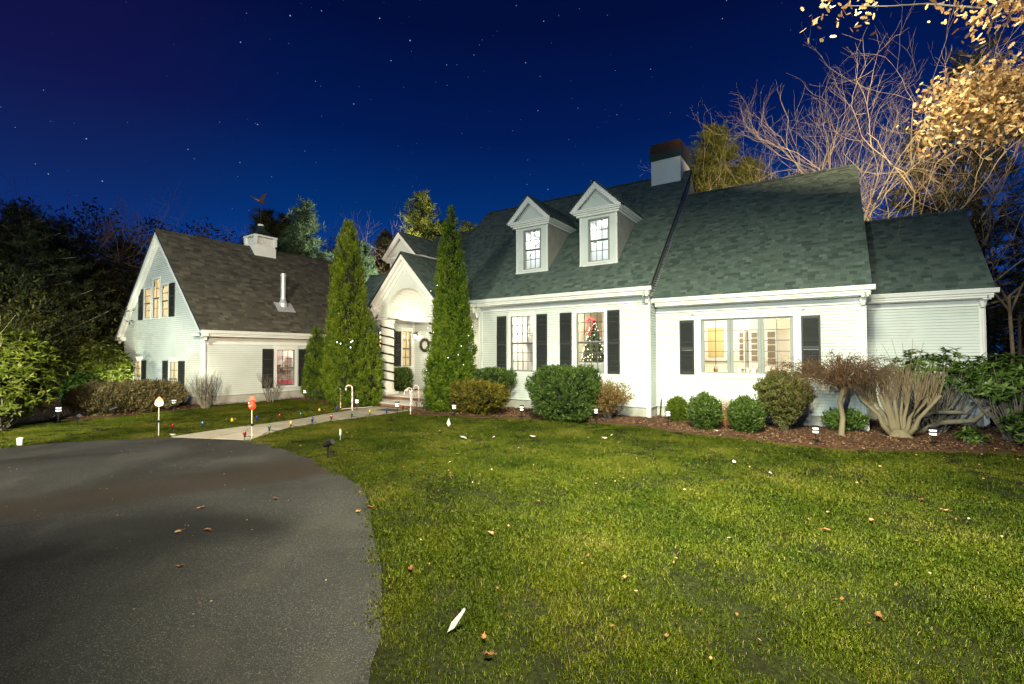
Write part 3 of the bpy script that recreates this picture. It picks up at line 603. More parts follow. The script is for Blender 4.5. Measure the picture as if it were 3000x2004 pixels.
# ---- walls
WL1, WL2 = (-9.99, -9.0), (-7.21, -6.18)
wall(TF(14.90), -11.45, -4.64, .365, 3.95, [(WL1[0], WL1[1], 1.45, 3.54), (WL2[0], WL2[1], 1.45, 3.54)], ztop=3.76)
for (a, b), lb in ((WL1, 'window showing a staircase'), (WL2, 'window showing a decorated christmas tree')):
    window('F', 14.90, a, b, 1.45, 3.54, 4, (3, 3), casing=.10, label=lb)
for a, b in ((-10.63, -10.19), (-8.83, -8.39), (-7.86, -7.40), (-6.06, -5.63)): shutter('F', 14.90, a, b, 1.43, 3.56)
wall(TF(15.55), -4.64, .93, .365, 3.62, [(-3.216, -.717, 1.465, 3.18)], ztop=3.43)
tw = (-3.216, -.717)
for i in range(3):
    a = tw[0]+.0+i*(tw[1]-tw[0])/3; b = tw[0]+(i+1)*(tw[1]-tw[0])/3
    window('F', 15.55, a+.012, b-.012, 1.465, 3.18, 2, (5,), dbl=False, casing=0, head=False, sill=False, fw=.075, mw=.010)
part('window_casing', TRIM, lambda q: (q.box(tw[0]-.2, tw[0], 15.51, 15.57, 1.4, 3.18), q.box(tw[1], tw[1]+.2, 15.51, 15.57, 1.4, 3.18),
    q.box(tw[0]-.2, tw[1]+.2, 15.509, 15.57, 3.18, 3.34), q.box(tw[0]-.27, tw[1]+.27, 15.45, 15.57, 3.34, 3.375), q.box(tw[0]-.23, tw[1]+.23, 15.48, 15.57, 3.31, 3.34), q.box(tw[0]-.2, tw[1]+.2, 15.50, 15.57, 1.36, 1.40), q.box(tw[0], tw[1], 15.53, 15.6, 1.40, 1.465)))
part('mullion', SASH, lambda q: [q.box(tw[0]+i*(tw[1]-tw[0])/3-.012, tw[0]+i*(tw[1]-tw[0])/3+.012, 15.535, 15.62, 1.465, 3.18) for i in (0, 1, 2, 3)])
shutter('F', 15.55, -3.86, -3.42, 1.44, 3.16); shutter('F', 15.55, -.53, -.07, 1.44, 3.16)
wall(TF(18.20), .93, 3.75, .365, 3.62, ztop=3.43)
wall(TR(-4.64), 14.90, 15.55, .365, 4.1, boards=False)
wall(TR(3.75), 18.2, 23.3, -.3, 3.62, boards=False)
# main gable end above the wing roof, faces right
def gclip(yF, yB, zE, yR, zR): return lambda z: (yF, yB) if z < zE else (yF+(z-zE)/K, yB-(z-zE)/K)
wall(TR(-4.64), 14.9, 25.3, 3.9, 9.5, boards=False, clip=lambda z: (14.62+(z-4.231)/K, 25.64-(z-4.231)/K), name='gable_wall')
wall(TR(.93), 15.5, 24.6, 3.6, 8.5, boards=False, clip=lambda z: (15.3+(z-3.87)/K, 24.9-(z-3.87)/K), name='gable_wall')
wall(TR(3.75), 18.2, 23.3, 3.6, 6.6, boards=False, clip=lambda z: (17.95+(z-3.87)/K, 23.57-(z-3.87)/K), name='gable_wall')
def rake(x0, x1, yG, zG, yR, h=.24):
    def f(q):
        for s in (1, -1):
            y0, y1 = yG, yR
            if s < 0: y0 = 2*yR-yG
            zR = zG+(yR-yG)*K
            q.prism([(y0, zG-.02), (yR, zR-.02), (yR, zR-h), (y0, zG-h)], lambda a, b, d: (d, a, b), x0, x1)
    return part('rake_board', mat('weathered_rake_paint', (.30, .25, .19), .7, var=.1), f)
rake(-4.64, -4.47, 14.44, 4.24, 20.133); rake(.93, 1.04, 15.12, 3.87, 20.09, .2); rake(3.76, 3.88, 17.77, 3.87, 20.76, .2)
# ---- link wall, porch side wall and entry wall
wall(TF(14.90), -20.8, -17.18, .365, 3.9, [(-17.62, -17.32, 2.35, 3.2)], ztop=3.45)
window('F', 14.90, -17.62, -17.32, 2.35, 3.2, 1, (1, 1), casing=.05, head=False)
part('frieze_board', TRIM, lambda q: q.box(-20.7, -17.2, 14.865, 14.9, 3.42, 3.75))
wall(TR(-17.18), 14.90, 16.75, .365, 3.95, [(16.05, 16.64, 1.50, 3.22)], boards=False)
window('R', -17.18, 16.05, 16.64, 1.50, 3.22, 2, (2, 2), casing=.08)
shutter('R', -17.18, 15.50, 15.93, 1.5, 3.2)
wall(TF(16.75), -17.18, -11.45, .365, 3.95, [(-15.45, -14.0, .4, 3.2)])
wall(TL(-11.45), 14.9, 16.75, .365, 3.95, boards=False)
[part('porch_ceiling', TRIM, lambda q: q.box(a, b, 13.92, 16.75, 3.95, 4.0)) for a, b in ((-17.2, -15.6), (-13.31, -11.3))]
door = part('front_door', mat('cream_door_paint', (.62, .58, .50), .5), lambda q: (q.box(-15.2, -14.25, 16.80, 16.85, .4, 2.75), [q.box(-15.1+.45*i, -14.75+.45*i, 16.785, 16.80, .55+h, 1.35+h*.8) for i in (0, 1) for h in (0, 1.05)]))
part('door_casing', TRIM, lambda q: (q.box(-15.45, -15.2, 16.70, 16.80, .36, 3.2), q.box(-14.25, -14.0, 16.70, 16.80, .36, 3.2), q.box(-15.5, -13.95, 16.66, 16.80, 2.75, 3.2), q.box(-15.6, -13.85, 16.60, 16.80, 3.2, 3.3)), parent=door)
part('door_handle', STEEL, lambda q: q.tube([(-14.35, 16.72, 1.35), (-14.35, 16.79, 1.35)], .03, 8), parent=door)

# ---- portico
PX, PY = -14.51, 13.73
def portico():
    hw, ze, za, pk = 2.0, 4.10, 6.33, 1.06
    q = MB(); n = 28; cx, rx, zs, rz = -14.455, 1.145, 3.85, 1.0
    # front wall with elliptical arch, thickness .16
    arc = [(cx-rx*math.cos(PI*i/n), zs+rz*math.sin(PI*i/n)) for i in range(n+1)]
    outer = []
    for x, z in arc:
        top = za-.10-abs(x-PX)*pk; outer.append((x, top))
    for d0, d1 in ((PY, PY+.16),):
        A = [(x, d0, z) for x, z in arc]; B = [(x, d0, z) for x, z in outer]; q.strip(A, B)
        q.strip([(x, d1, z) for x, z in arc], [(x, d1, z) for x, z in outer]); q.strip(A, [(x, d1, z) for x, z in arc])
    for s in (-1, 1):
        xe = cx+s*rx; xo = PX+s*(1.72)
        q.prism([(xe, 3.68), (xo, 3.68), (xo, za-.10-abs(xo-PX)*pk), (xe, za-.10-abs(xe-PX)*pk)], lambda a, b, d: (a, d, b), PY, PY+.16)
    w = q.build('portico_gable', WHITE, house)
    q = MB()   # arch trim bead
    A = [(x, PY-.025, z) for x, z in arc]; B = [(cx-(rx+.13)*math.cos(PI*i/n), PY-.025, zs+(rz+.13)*math.sin(PI*i/n)) for i in range(n+1)]
    q.strip(A, B); q.strip(B, [(a, PY, c) for a, b, c in B]); q.strip(A, [(a, PY, c) for a, b, c in A]); q.build('arch_trim', WHITE, w)
    q = MB()   # raking cornice boards, projecting
    for s in (-1, 1):
        def P(t, off): return (PX+s*t, za-t*pk-off)
        for o0, o1, y0 in ((.0, .30, PY-.28), (.30, .42, PY-.14), (.42, .62, PY-.05)):
            q.prism([P(0, o0), P(1.95, o0), P(1.95, o1), P(0, o1)], lambda a, b, d: (a, d, b), y0, PY+.02+.001*o0)
    q.build('raking_cornice', TRIM, w)
    for s in (-1, 1):
        q = MB()
        x0, x1 = sorted((PX+s*1.66, PX+s*2.02)); q.box(x0, x1, PY-.28, 16.5, 4.02, 4.20); x0, x1 = sorted((PX+s*1.62, PX+s*1.90)); q.box(x0, x1, PY-.16, 16.5, 3.92, 4.02)
        q.build('portico_eave', TRIM, w)
    for s in (-1, 1):
        q = MB()   # side beam
        xe = cx+s*rx; x0, x1 = sorted((xe, PX+s*1.75)); q.box(x0, x1, PY+.165, 16.74, 3.62, 3.93); q.box(x0-.02, x1+.02, PY-.03, 16.74, 3.60, 3.66)
        q.build('porch_beam', TRIM, w)
    q = MB(); n2 = 22   # vaulted beadboard
    for i in range(n2):
        t0, t1 = PI*i/n2+.012, PI*(i+1)/n2-.012
        a = [(cx-(rx+k)*math.cos(t), y, zs+.06+(rz+k)*math.sin(t)) for k in (.0, .03) for y in (PY+.165, 16.74) for t in (t0, t1)]
        q = MB(); q.add(a, [(0, 1, 3, 2), (4, 6, 7, 5), (0, 4, 5, 1), (2, 3, 7, 6), (0, 2, 6, 4), (1, 5, 7, 3)], rng.random()); q.build('beadboard_plank', TRIM, w)
    q = MB(); q.strip([(x, 16.70, z+.06) for x, z in arc], [(x, 16.70, 3.6) for x, z in arc]); q.strip([(cx-(rx+.04)*math.cos(PI*i/n), PY+.165, zs+.06+(rz+.04)*math.sin(PI*i/n)) for i in range(n+1)], [(cx-(rx+.04)*math.cos(PI*i/n), 16.74, zs+.06+(rz+.04)*math.sin(PI*i/n)) for i in range(n+1)])
    q.build('vault_lining', TRIM, w)
    # roof
    q = MB(); sl = math.hypot(1, pk)
    slab(q, (PX, PY-.30, za), (0, 1, 0), (1, 0, -pk), 3.2, 2.02*sl, .06); slab(q, (PX, PY-.30, za), (0, 1, 0), (-1, 0, -pk), 3.2, 2.02*sl, .06)
    r = q.build('portico_roof', ROOFB, house)
    for s in (-1, 1): shingles((PX+s*2.04, PY-.31, za-2.04*pk), (0, 1, 0), (-s, 0, pk), 3.2, 2.04*sl, SH_G, r, keep=lambda x, y, z: z > 4.231+(y-14.451)*K-.05)
    c = MB(); hip_caps(c, PY-.30, 16.6, PX, za, 'y'); c.build('ridge_cap', SH_G, r, kind='stuff')
portico()
def column(x, y):
    q = MB(); q.box(x-.34, x+.34, y-.34, y+.34, .36, .46); q.lathe(x, y, [(.33, .46), (.34, .50), (.31, .55), (.29, .58), (.285, .7), (.27, 3.35), (.265, 3.42), (.29, 3.46), (.29, 3.50), (.32, 3.56), (.34, 3.60)], 32)
    q.box(x-.35, x+.35, y-.35, y+.35, 3.60, 3.64); return q.build('column', TRIM, house, smooth=False)
COLX = -15.93
column(COLX, 14.02); column(-12.98, 14.02)
for cxx, lb in ((COLX, 'dark evergreen garland wound around the left porch column'), (-12.98, 'dark evergreen garland wound around the right porch column')):
    n = 2600; t = rng.random(n); a = t*2*PI*7.6+1.0; r0 = .305
    ctr = np.stack([cxx+r0*np.cos(-a), 14.02+r0*np.sin(-a), .62+2.85*t], 1); C = ctr+rng.normal(0, .018, (n, 3)); A = randdir(n)*.026; B = perp(A/.026)*.007
    th = thing('garland', lb, 'garland', (cxx, 14.02, .62), 'garlands on the porch columns')
    obj('needles', mesh_np('needles', leafshape(C, A, B), 4, n, rng.random(n), fol('garland_green', [(.010, .020, .014), (.020, .035, .024), (.04, .05, .03)], .1)), th)
    tt = np.linspace(0, 1, 160); mb = MB(); mb.tube([(cxx+r0*math.cos(-(q*2*PI*7.6+1)), 14.02+r0*math.sin(-(q*2*PI*7.6+1)), .62+2.85*q) for q in tt], .034, 5); mb.build('wire', mat('garland_core', (.015, .022, .016), .9), th)
# porch floor and brick steps
ps = thing('porch_steps', 'two broad brick steps with stone slabs leading up to the porch', 'steps', (-14.5, 13.5, 0))
part('slab', STONE, lambda q: q.box(-16.48, -11.5, 13.70, 16.75, .29, .36), parent=ps); part('slab', STONE, lambda q: q.box(-16.6, -12.3, 12.62, 13.76, .125, .18), parent=ps)
part('mortar', MORT, lambda q: (q.box(-16.43, -11.6, 13.765, 16.6, .0, .289), q.box(-16.55, -12.35, 12.68, 13.72, -.1, .124)), parent=ps)
bm = [None]*3
for i in range(3): q = MB(); q.box(0, .205, 0, .04, 0, .056, r=i/2); bm[i] = q.mesh('brick', BRICK)
for y, x0, x1, zz in ((13.742, -16.43, -11.9, (.188, .243)), (12.657, -16.55, -12.36, (.005, .065))):
    for r_, z in enumerate(zz):
        x = x0+(.1 if r_ else 0)
        while x < x1-.2:
            o = bpy.data.objects.new('brick', bm[int(rng.integers(3))]); COL.objects.link(o); o.parent = ps; o.location = Vector((x, y+rng.uniform(-.002, .002), z))-Vector(ps.location); x += .216
q = MB(); q.box(-.42, .42, -.26, .26, .0, .014); q.box(-.38, .38, -.22, .22, .014, .018)
p = G(1142, 1202.5); o = q.build('doormat', mat('dark_coir_mat', (.05, .045, .035), 1.0, bump=.6, bscale=80)); o.location = (p[0], p[1], .03); o.rotation_euler = (0, 0, .1); tag(o, 'thin dark doormat lying on the path below the porch steps', 'doormat')

# ---- dormers
def dormer(xc, fw, zb, zt, yo, zc, za, ew, yf, win):
    """fw half face width; zt top of face; zc cornice top; za apex; ew half eave width"""
    yat = lambda z: 14.451+(z-4.231)/K
    q = MB(); T = TF(yf); w0, w1, wz0, wz1 = win
    for z0, z1 in ((zb, wz0), (wz0, wz1), (wz1, zt)):
        for s, t in spans(xc-fw, xc+fw, (z0+z1)/2, [win]): q.box(s, t, -.05, 0, z0, z1, T)
    d = q.build('dormer', WHITE, house)
    part('face_trim', TRIM, lambda q: (q.box(xc-fw-.012, xc-fw+.05, yf-.022, yf, zb, zt), q.box(xc+fw-.05, xc+fw+.012, yf-.022, yf, zb, zt), q.box(xc-fw-.03, xc+fw+.03, yf-.04, yf, zb-.06, zb+.02), q.box(w0-.07, w1+.07, yf-.045, yf, wz0-.08, wz0-.02)), parent=d)
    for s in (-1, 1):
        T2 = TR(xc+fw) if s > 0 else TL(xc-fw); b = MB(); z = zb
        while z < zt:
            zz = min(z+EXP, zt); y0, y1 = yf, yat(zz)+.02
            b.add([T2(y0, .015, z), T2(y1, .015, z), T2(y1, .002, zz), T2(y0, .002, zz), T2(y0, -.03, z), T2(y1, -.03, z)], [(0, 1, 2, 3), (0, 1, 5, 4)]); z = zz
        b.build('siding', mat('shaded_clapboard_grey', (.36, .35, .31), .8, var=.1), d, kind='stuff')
    q = MB()
    for e, z0, z1 in ((.0, zt, zt+.07), (.07, zt+.07, zt+.12), (.0, 0, 0)):
        if z1 == 0: break
        k = fw+.10+e; q.box(xc-k, xc+k, yf-.12-e, yat(z1), z0, z1)
    k = ew; q.box(xc-k+.03, xc+k-.03, yo+.03, yat(zc)-.02, zt+.12, zc-.04); q.box(xc-k, xc+k, yo-.01, yat(zc), zc-.04, zc)
    q.build('cornice', TRIM, d)
    q = MB(); q.add([(xc-ew, yo, zc+.002), (xc+ew, yo, zc+.002), (xc+ew-.12, yf+.0, zc+.10), (xc-ew+.12, yf+.0, zc+.10)], [(0, 1, 2, 3)], .2); q.build('pent_shingles', SH_G, d)
    pk = (za-zc)/ew; hi = (za-.02)-zc
    q = MB(); q.prism([(xc-ew+.10, zc+.06), (xc+ew-.10, zc+.06), (xc, za-.14)], lambda a, b, t: (a, t, b), yf-.02, yf+.03); q.build('pediment', WHITE, d)
    q = MB()
    for s in (-1, 1):
        P = lambda t, off: (xc+s*t, za-t*pk-off)
        q.prism([P(0, .0), P(ew, .0), P(ew, .05), P(0, .05)], lambda a, b, t: (a, t, b), yo-.02, yf)
        q.prism([P(0, .05), P(ew-.05, .05), P(ew-.24, .05+.19*pk+.0), P(ew-.34, .24), P(0, .27)], lambda a, b, t: (a, t, b), yo+.02, yo+.10)
    q.build('raking_cornice', TRIM, d)
    q = MB(); yb = yat(za)+.1; sl = math.hypot(1, pk)
    for s in (-1, 1): slab(q, (xc, yo-.03, za+.03), (0, 1, 0), (s, 0, -pk), yb-yo, (ew+.02)*sl, .04)
    r = q.build('dormer_roof', ROOFB, house)
    for s in (-1, 1): shingles((xc+s*(ew+.02), yo-.04, za+.03-(ew+.02)*pk), (0, 1, 0), (-s, 0, pk), yb-yo, (ew+.02)*sl, SH_G, r, keep=lambda x, y, z: z > 4.231+(y-14.451)*K-.06)
    o = window('F', yf, w0, w1, wz0, wz1, 3, (2, 2), casing=.0, head=False, sill=False, fw=.04, mw=.009)
    f = MB()
    for a, b, e, g_ in ((w0-.045, w0, wz0-.03, wz1+.045), (w1, w1+.045, wz0-.03, wz1+.045), (w0, w1, wz1, wz1+.045)): f.box(a, b, -.01, .02, e, g_, TF(yf))
    f.build('window_frame', SASH, o)
dormer(-9.44, .71, 5.29, 7.06, 15.25, 7.27, 8.22, .97, 15.55, (-9.78, -9.07, 5.42, 6.92))
dormer(-6.66, .71, 5.29, 7.06, 15.25, 7.27, 8.22, .97, 15.55, (-7.01, -6.28, 5.42, 6.92))
dormer(-16.62, .86, 4.95, 6.50, 15.25, 6.72, 7.87, 1.13, 15.55, (-16.95, -16.25, 5.1, 6.35))

# ---- chimney
def chim(q): q.box(-5.96, -4.76, 19.56, 21.1, 8.6, 10.19)
ch = part('chimney', WHITE, chim)
part('chimney_band', LEAD, lambda q: q.prism([(-.02, 0), (1.22, 0), (1.30, .28), (-.10, .28)], lambda a, b, d: (-5.96+a, d, 10.19+b), 19.47, 21.19), parent=ch)
part('chimney_cap', COPPER, lambda q: q.prism([(-.06, 0), (1.26, 0), (1.21, .42), (.0, .42)], lambda a, b, d: (-5.96+a, d, 10.47+b), 19.5, 21.16), parent=ch)

# ---- garage wing: gable faces the drive, long side faces right
GX, GY, GZE, GK = -20.80, 8.71, 3.08, 1.0057
gxr, gxl = -20.35, -29.64; gc = (gxr+gxl)/2; gza = GZE+(gxr-gc)*GK
def gcl(z): return (-29.20, GX) if z < 2.75 else (gxl+.35+(z-GZE)/GK+.0, gxr-.35-(z-GZE)/GK)
gw = [(-25.74, -25.02, 3.77, 5.56), (-26.70, -26.02, 3.80, 5.18), (-24.74, -24.06, 3.77, 5.20), (-27.88, -27.01, .30, 1.80), (-23.80, -22.99, .30, 1.78)]
wall(TF(GY), -29.20, GX, .365, 7.6, gw, boards=False, clip=gcl, name='gable_wall')
for a in gw[:3]: window('F', GY, *a, 1 if a[0] < -25.9 or a[0] > -25 else 2, (2, 2), casing=.07, head=False, dd=.045, fw=.035)
for a in gw[3:]: window('F', GY, *a, 2, (2, 2), casing=.09, dd=.045, fw=.035)
for a, b, c_, d in ((-27.38, -26.86, 3.73, 5.20), (-23.93, -23.38, 3.74, 5.22), (-28.62, -28.05, .25, 1.82), (-26.90, -26.36, .25, 1.82), (-24.49, -23.97, .25, 1.82), (-22.88, -22.30, .05, 1.82)): shutter('F', GY, a, b, c_, d)
part('foundation', CONC, lambda q: q.box(-29.15, GX-.03, GY+.02, 19, -.5, .37))
wall(TR(GX), GY, 18.5, .38, 2.75, [(11.79, 12.65, .62, 2.30), (13.4, 14.2, .62, 2.3)], boards=False, ztop=2.55)
window('R', GX, 11.79, 12.65, .62, 2.30, 3, (2, 2), casing=.14)
shutter('R', GX, 11.12, 11.62, .58, 2.34); shutter('R', GX, 12.84, 13.30, .58, 2.34)
part('frieze_board', TRIM, lambda q: (q.box(GX, GX+.035, GY+.1, 17, 2.52, 2.86), q.box(GX+.035, GX+.05, GY+.1, 17, 2.50, 2.54)))
q = MB(); hl = (gxr-gc)*math.hypot(1, GK)
slab(q, (gxr, GY-.25, GZE), (0, 1, 0), (-1, 0, GK), 10.6, hl); slab(q, (gxl, GY-.25, GZE), (0, 1, 0), (1, 0, GK), 10.6, hl)
rg = q.build('garage_roof', ROOFB, house)
shingles((gxr+.03, GY-.26, GZE-.03), (0, 1, 0), (-1, 0, GK), 10.6, hl+.04, SH_B, rg, e=.16, wr=(.17, .38))
c = MB(); hip_caps(c, GY-.25, 19.2, gc, gza, 'y', .3); c.build('ridge_cap', SH_B, rg, kind='stuff')
gutter(GY-.25, 14.6, 0, GZE-.02, T=lambda a, b, c_: (gxr-b+.0, a, c_)); gutter(GY-.1, 18, 0, GZE-.02, T=lambda a, b, c_: (gxl+b, a, c_))
def grake(q):
    for s, xe in ((1, gxr), (-1, gxl)):
        q.prism([(xe, GZE-.0), (gc, gza-.02), (gc, gza-.36), (xe, GZE-.30)], lambda a, b, d: (a, d, b), GY-.24, GY-.13)
        q.prism([(xe, GZE-.30), (gc, gza-.36), (gc, gza-.50), (xe, GZE-.42)], lambda a, b, d: (a, d, b), GY-.13, GY-.02)
part('rake_board', TRIM, grake)
part('cornice_return', TRIM, lambda q: (q.box(GX-.45, gxr+.14, GY-.24, GY-.02, GZE-.26, GZE-.12), q.box(gxl-.10, -29.0, GY-.24, GY-.02, GZE-.30, GZE-.12)))
part('downspout', TRIM, lambda q: q.tube([(gxr+.02, GY-.02, GZE-.1), (GX+.25, GY+.0, GZE-.3), (GX+.06, GY+.06, GZE-.55), (GX+.05, GY+.08, .3)], .05, 8))
# cupola
def cup():
    cx, cy = gc, 13.21
    q = MB(); q.box(cx-.52, cx+.52, cy-.56, cy+.56, gza-.75, gza-.02); q.box(cx-.50, cx+.50, cy-.53, cy+.53, gza-.019, gza+.10)
    r = q.build('cupola', TRIM, house); q = MB()
    for sx in (-1, 1):
        for sy in (-1, 1): q.box(cx+sx*.49-.07, cx+sx*.49+.07, cy+sy*.52-.07, cy+sy*.52+.07, gza+.101, gza+.52)
    q.box(cx-.58, cx+.58, cy-.61, cy+.61, gza+.52, gza+.60); q.box(cx-.40, cx+.40, cy-.44, cy+.44, gza+.10, gza+.5); q.build('cupola_frame', TRIM, r)
    for i in range(6):
        z = gza+.13+i*.064; q = MB(); q.box(cx-.45, cx+.45, cy-.48, cy+.48, z, z+.028); q.build('louvre', TRIM, r)
    prof = [(.66, .60), (.50, .68), (.33, .80), (.19, .95), (.12, 1.10), (.10, 1.2)]; q = MB(); vs = []
    for h, z in prof: vs += [(cx-h, cy-h, gza+z), (cx+h, cy-h, gza+z), (cx+h, cy+h, gza+z), (cx-h, cy+h, gza+z)]
    q.add(vs, [(i*4+k, i*4+(k+1) % 4, i*4+4+(k+1) % 4, i*4+4+k) for i in range(5) for k in range(4)]+[(20, 21, 22, 23)]); q.build('cupola_roof', LEAD, r)
    part('finial_cap', TRIM, lambda q: q.lathe(cx, cy, [(.15, gza+1.2), (.15, gza+1.28), (.05, gza+1.32)], 12), parent=r)
    w = thing('weathervane', 'copper flying goose weathervane on top of the garage cupola', 'weathervane', (cx, cy, gza+1.3)); z = gza+1.3
    part('rod', COPPER, lambda q: (q.tube([(cx, cy, z), (cx, cy, z+1.25)], .014, 6), q.tube([(cx-.28, cy, z+.62), (cx+.28, cy, z+.62)], .01, 5), q.tube([(cx, cy-.28, z+.62), (cx, cy+.28, z+.62)], .01, 5), q.lathe(cx, cy, [(.01, z+.4), (.05, z+.45), (.01, z+.5)], 8)), parent=w)
    part('bird', mat('orange_copper', (.12, .06, .035), .5, metal=.2), lambda q: (q.tube([(cx-.1, cy-.50, z+1.42), (cx-.08, cy-.3, z+1.33), (cx, cy-.1, z+1.25), (cx, cy+.12, z+1.25), (cx, cy+.3, z+1.33)], [.012, .03, .08, .075, .01], 7),
        q.add([(cx, cy-.1, z+1.28), (cx, cy+.1, z+1.28), (cx+.05, cy+.28, z+1.75), (cx+.05, cy+.05, z+1.62)], [(0, 1, 2, 3)]), q.add([(cx-.02, cy-.1, z+1.27), (cx-.02, cy+.1, z+1.27), (cx-.35, cy+.1, z+1.5)], [(0, 1, 2)])), parent=w)
cup()
vp = part('vent_pipe', STEEL, lambda q: (q.lathe(-21.75, 12.62, [(.21, 4.35), (.20, 4.55), (.125, 4.72), (.115, 4.74), (.115, 5.86), (.14, 5.87), (.14, 5.93), (.115, 5.94), (.115, 6.0)], 20), q.lathe(-21.75, 12.62, [(.14, 4.74), (.14, 4.79)], 20), q.prism([(-.45, -.02), (.42, -.02), (.42, .0), (-.45, .0)], lambda a, b, d: (-21.75+d, 12.62+a, 4.51-d*GK+b+.03), -.05, .4)), smooth=False)
# lanterns on the porch
def lantern(x, y, z, pw):
    t = part('wall_lantern', DARKMET, lambda q: (q.box(x-.05, x+.05, y-.03, y, z+.1, z+.3), q.tube([(x, y-.02, z+.25), (x, y-.15, z+.32), (x, y-.18, z+.24)], .01, 6), q.box(x-.09, x+.09, y-.27, y-.09, z+.20, z+.24), q.box(x-.07, x+.07, y-.25, y-.11, z-.02, z), [q.box(x+a-.006, x+a+.006, y-.18+b-.006, y-.18+b+.006, z, z+.2) for a in (-.065, .065) for b in (-.065, .065)]))
    part('lantern_bulb', LOAMP('bulb_glow', (1, .85, .6), 30), lambda q: q.lathe(x, y-.18, [(.01, z+.02), (.035, z+.07), (.03, z+.13), (.01, z+.16)], 8), parent=t)
    lamp('lantern_light', 'POINT', (x, y-.18, z+.1), pw, (1, .86, .62), radius=.05)
lantern(-16.85, 16.75, 2.9, 22); lantern(-11.95, 14.9+.0, 2.75, 0) if False else None
lamp('porch_ceiling_light', 'POINT', (-14.45, 15.2, 3.2), 105, (1, .83, .58), radius=.12)
part('porch_lamp', LOAMP('porch_globe', (1, .9, .7), 6), lambda q: (q.lathe(-14.45, 15.2, [(.02, 4.62), (.12, 4.66), (.13, 4.72), (.10, 4.80), (.02, 4.85)], 12)))
lamp('unseen_porch_side_glow', 'POINT', (-12.35, 14.35, 2.9), 60, (1, .85, .58), radius=.08)  # warm light of an unseen lantern beside the portico; garlands carry no bulbs
lamp('unseen_porch_side_glow', 'POINT', (-12.3, 13.9, 1.4), 14, (1, .85, .58), radius=.08)  # lower part of the same unseen glow

# ---- rooms behind the windows
RW = lambda n, c: mat(n, c, .8)
def room(x0, x1, y0, y1, z0, z1, col, name, lights, floor=(.45, .30, .18)):
    q = MB(); P = [(x0, y0), (x1, y0), (x1, y1), (x0, y1)]
    q.add([(x, y, z) for z in (z0, z1) for x, y in P], [(1, 2, 6, 5), (2, 3, 7, 6), (3, 0, 4, 7), (4, 5, 6, 7)]); o = q.build('room_wall', RW(name, col), house)
    q = MB(); q.add([(x, y, z0) for x, y in P], [(0, 1, 2, 3)]); q.build('room_floor', RW('room_floor_'+name, floor), house)
    q = MB()
    t = .02; q.box(x0, x1, y1-t, y1-.001, z0, z0+.14); q.box(x0, x1, y1-.06, y1-.001, z1-.1, z1-.001); q.build('skirting', TRIM, house)
    for lx, ly, lz, pw in lights: lamp('ceiling_lamp', 'POINT', (lx, ly, lz), pw, (1, .86, .66), radius=.12)
    return o
def light_room(*a, **k): return room(*a, **k)
room(-11.0, -8.3, 15.03, 19.5, .6, 3.95, (.80, .80, .80), 'stair_hall_paint', [(-9.6, 16.4, 3.7, 420)])
room(-8.2, -4.8, 15.03, 19.5, .6, 3.95, (.88, .80, .64), 'cream_parlour_paint', [(-7.6, 16.2, 3.7, 260)])
room(-4.4, .8, 15.68, 20.0, .6, 3.5, (.90, .85, .72), 'cream_kitchen_paint', [(-1.0, 16.8, 3.3, 230), (-3.2, 18.6, 3.2, 150)])
room(-10.1, -8.8, 15.62, 17.6, 5.25, 7.04, (.62, .72, .84), 'pale_blue_bedroom_paint', [(-9.3, 16.7, 6.8, 80)])
room(-7.3, -6.0, 15.62, 17.6, 5.25, 7.04, (.62, .72, .84), 'pale_blue_bedroom_paint', [(-6.5, 16.7, 6.8, 80)])
room(-28.9, -21.0, 8.85, 12.5, 3.1, 5.7, (.9, .75, .5), 'loft_paint', [(-25.4, 10.0, 5.2, 60)]) if False else room(-27.2, -23.6, 8.85, 11.5, 3.2, 5.7, (.9, .75, .5), 'loft_paint', [(-25.4, 10.4, 4.9, 130)])
room(-28.6, -26.2, 8.85, 11.0, .1, 2.4, (.85, .78, .72), 'den_paint', [(-27.4, 9.8, 2.1, 50)])
room(-24.2, -22.4, 8.85, 11.0, .1, 2.4, (.85, .78, .72), 'den_paint', [(-23.3, 9.8, 2.1, 50)])
room(-18.9, -17.32, 15.8, 16.9, .6, 3.6, (.9, .72, .45), 'amber_room_paint', [(-18.2, 16.3, 3.2, 50)])
def rroom():   # workshop behind the garage side window
    x0, x1, y0, y1, z0, z1 = -23.6, -20.93, 11.2, 13.3, .38, 2.7
    q = MB(); P = [(x1, y0), (x1, y1), (x0, y1), (x0, y0)]
    q.add([(x, y, z) for z in (z0, z1) for x, y in P], [(1, 2, 6, 5), (2, 3, 7, 6), (3, 0, 4, 7), (4, 5, 6, 7), (0, 1, 2, 3)]); q.build('room_wall', RW('workshop_paint', (.85, .80, .78)), house)
    lamp('ceiling_lamp', 'POINT', (-22.2, 12.3, 2.5), 60, (1, .82, .68), radius=.1)
rroom()
# curtains
CURT = mat('sheer_cream_curtain', (.80, .70, .52), .8, trans=.5)
def curtain(a, b, z0, z1, y):
    n = 24; A = []; B = []
    for i in range(n+1): x = a+(b-a)*i/n; d = .014*math.sin(i*1.9)+.006*math.sin(i*.7); A.append((x, y+d, z0)); B.append((x, y+d, z1))
    q = MB(); q.strip(A, B); q.build('curtain', CURT, house, smooth=True)
for a in gw: curtain(a[0], a[1], a[2]-.0, a[3]+.0, GY+.065)
def inside(name, label, cat, group=None): return thing(name, label, cat)
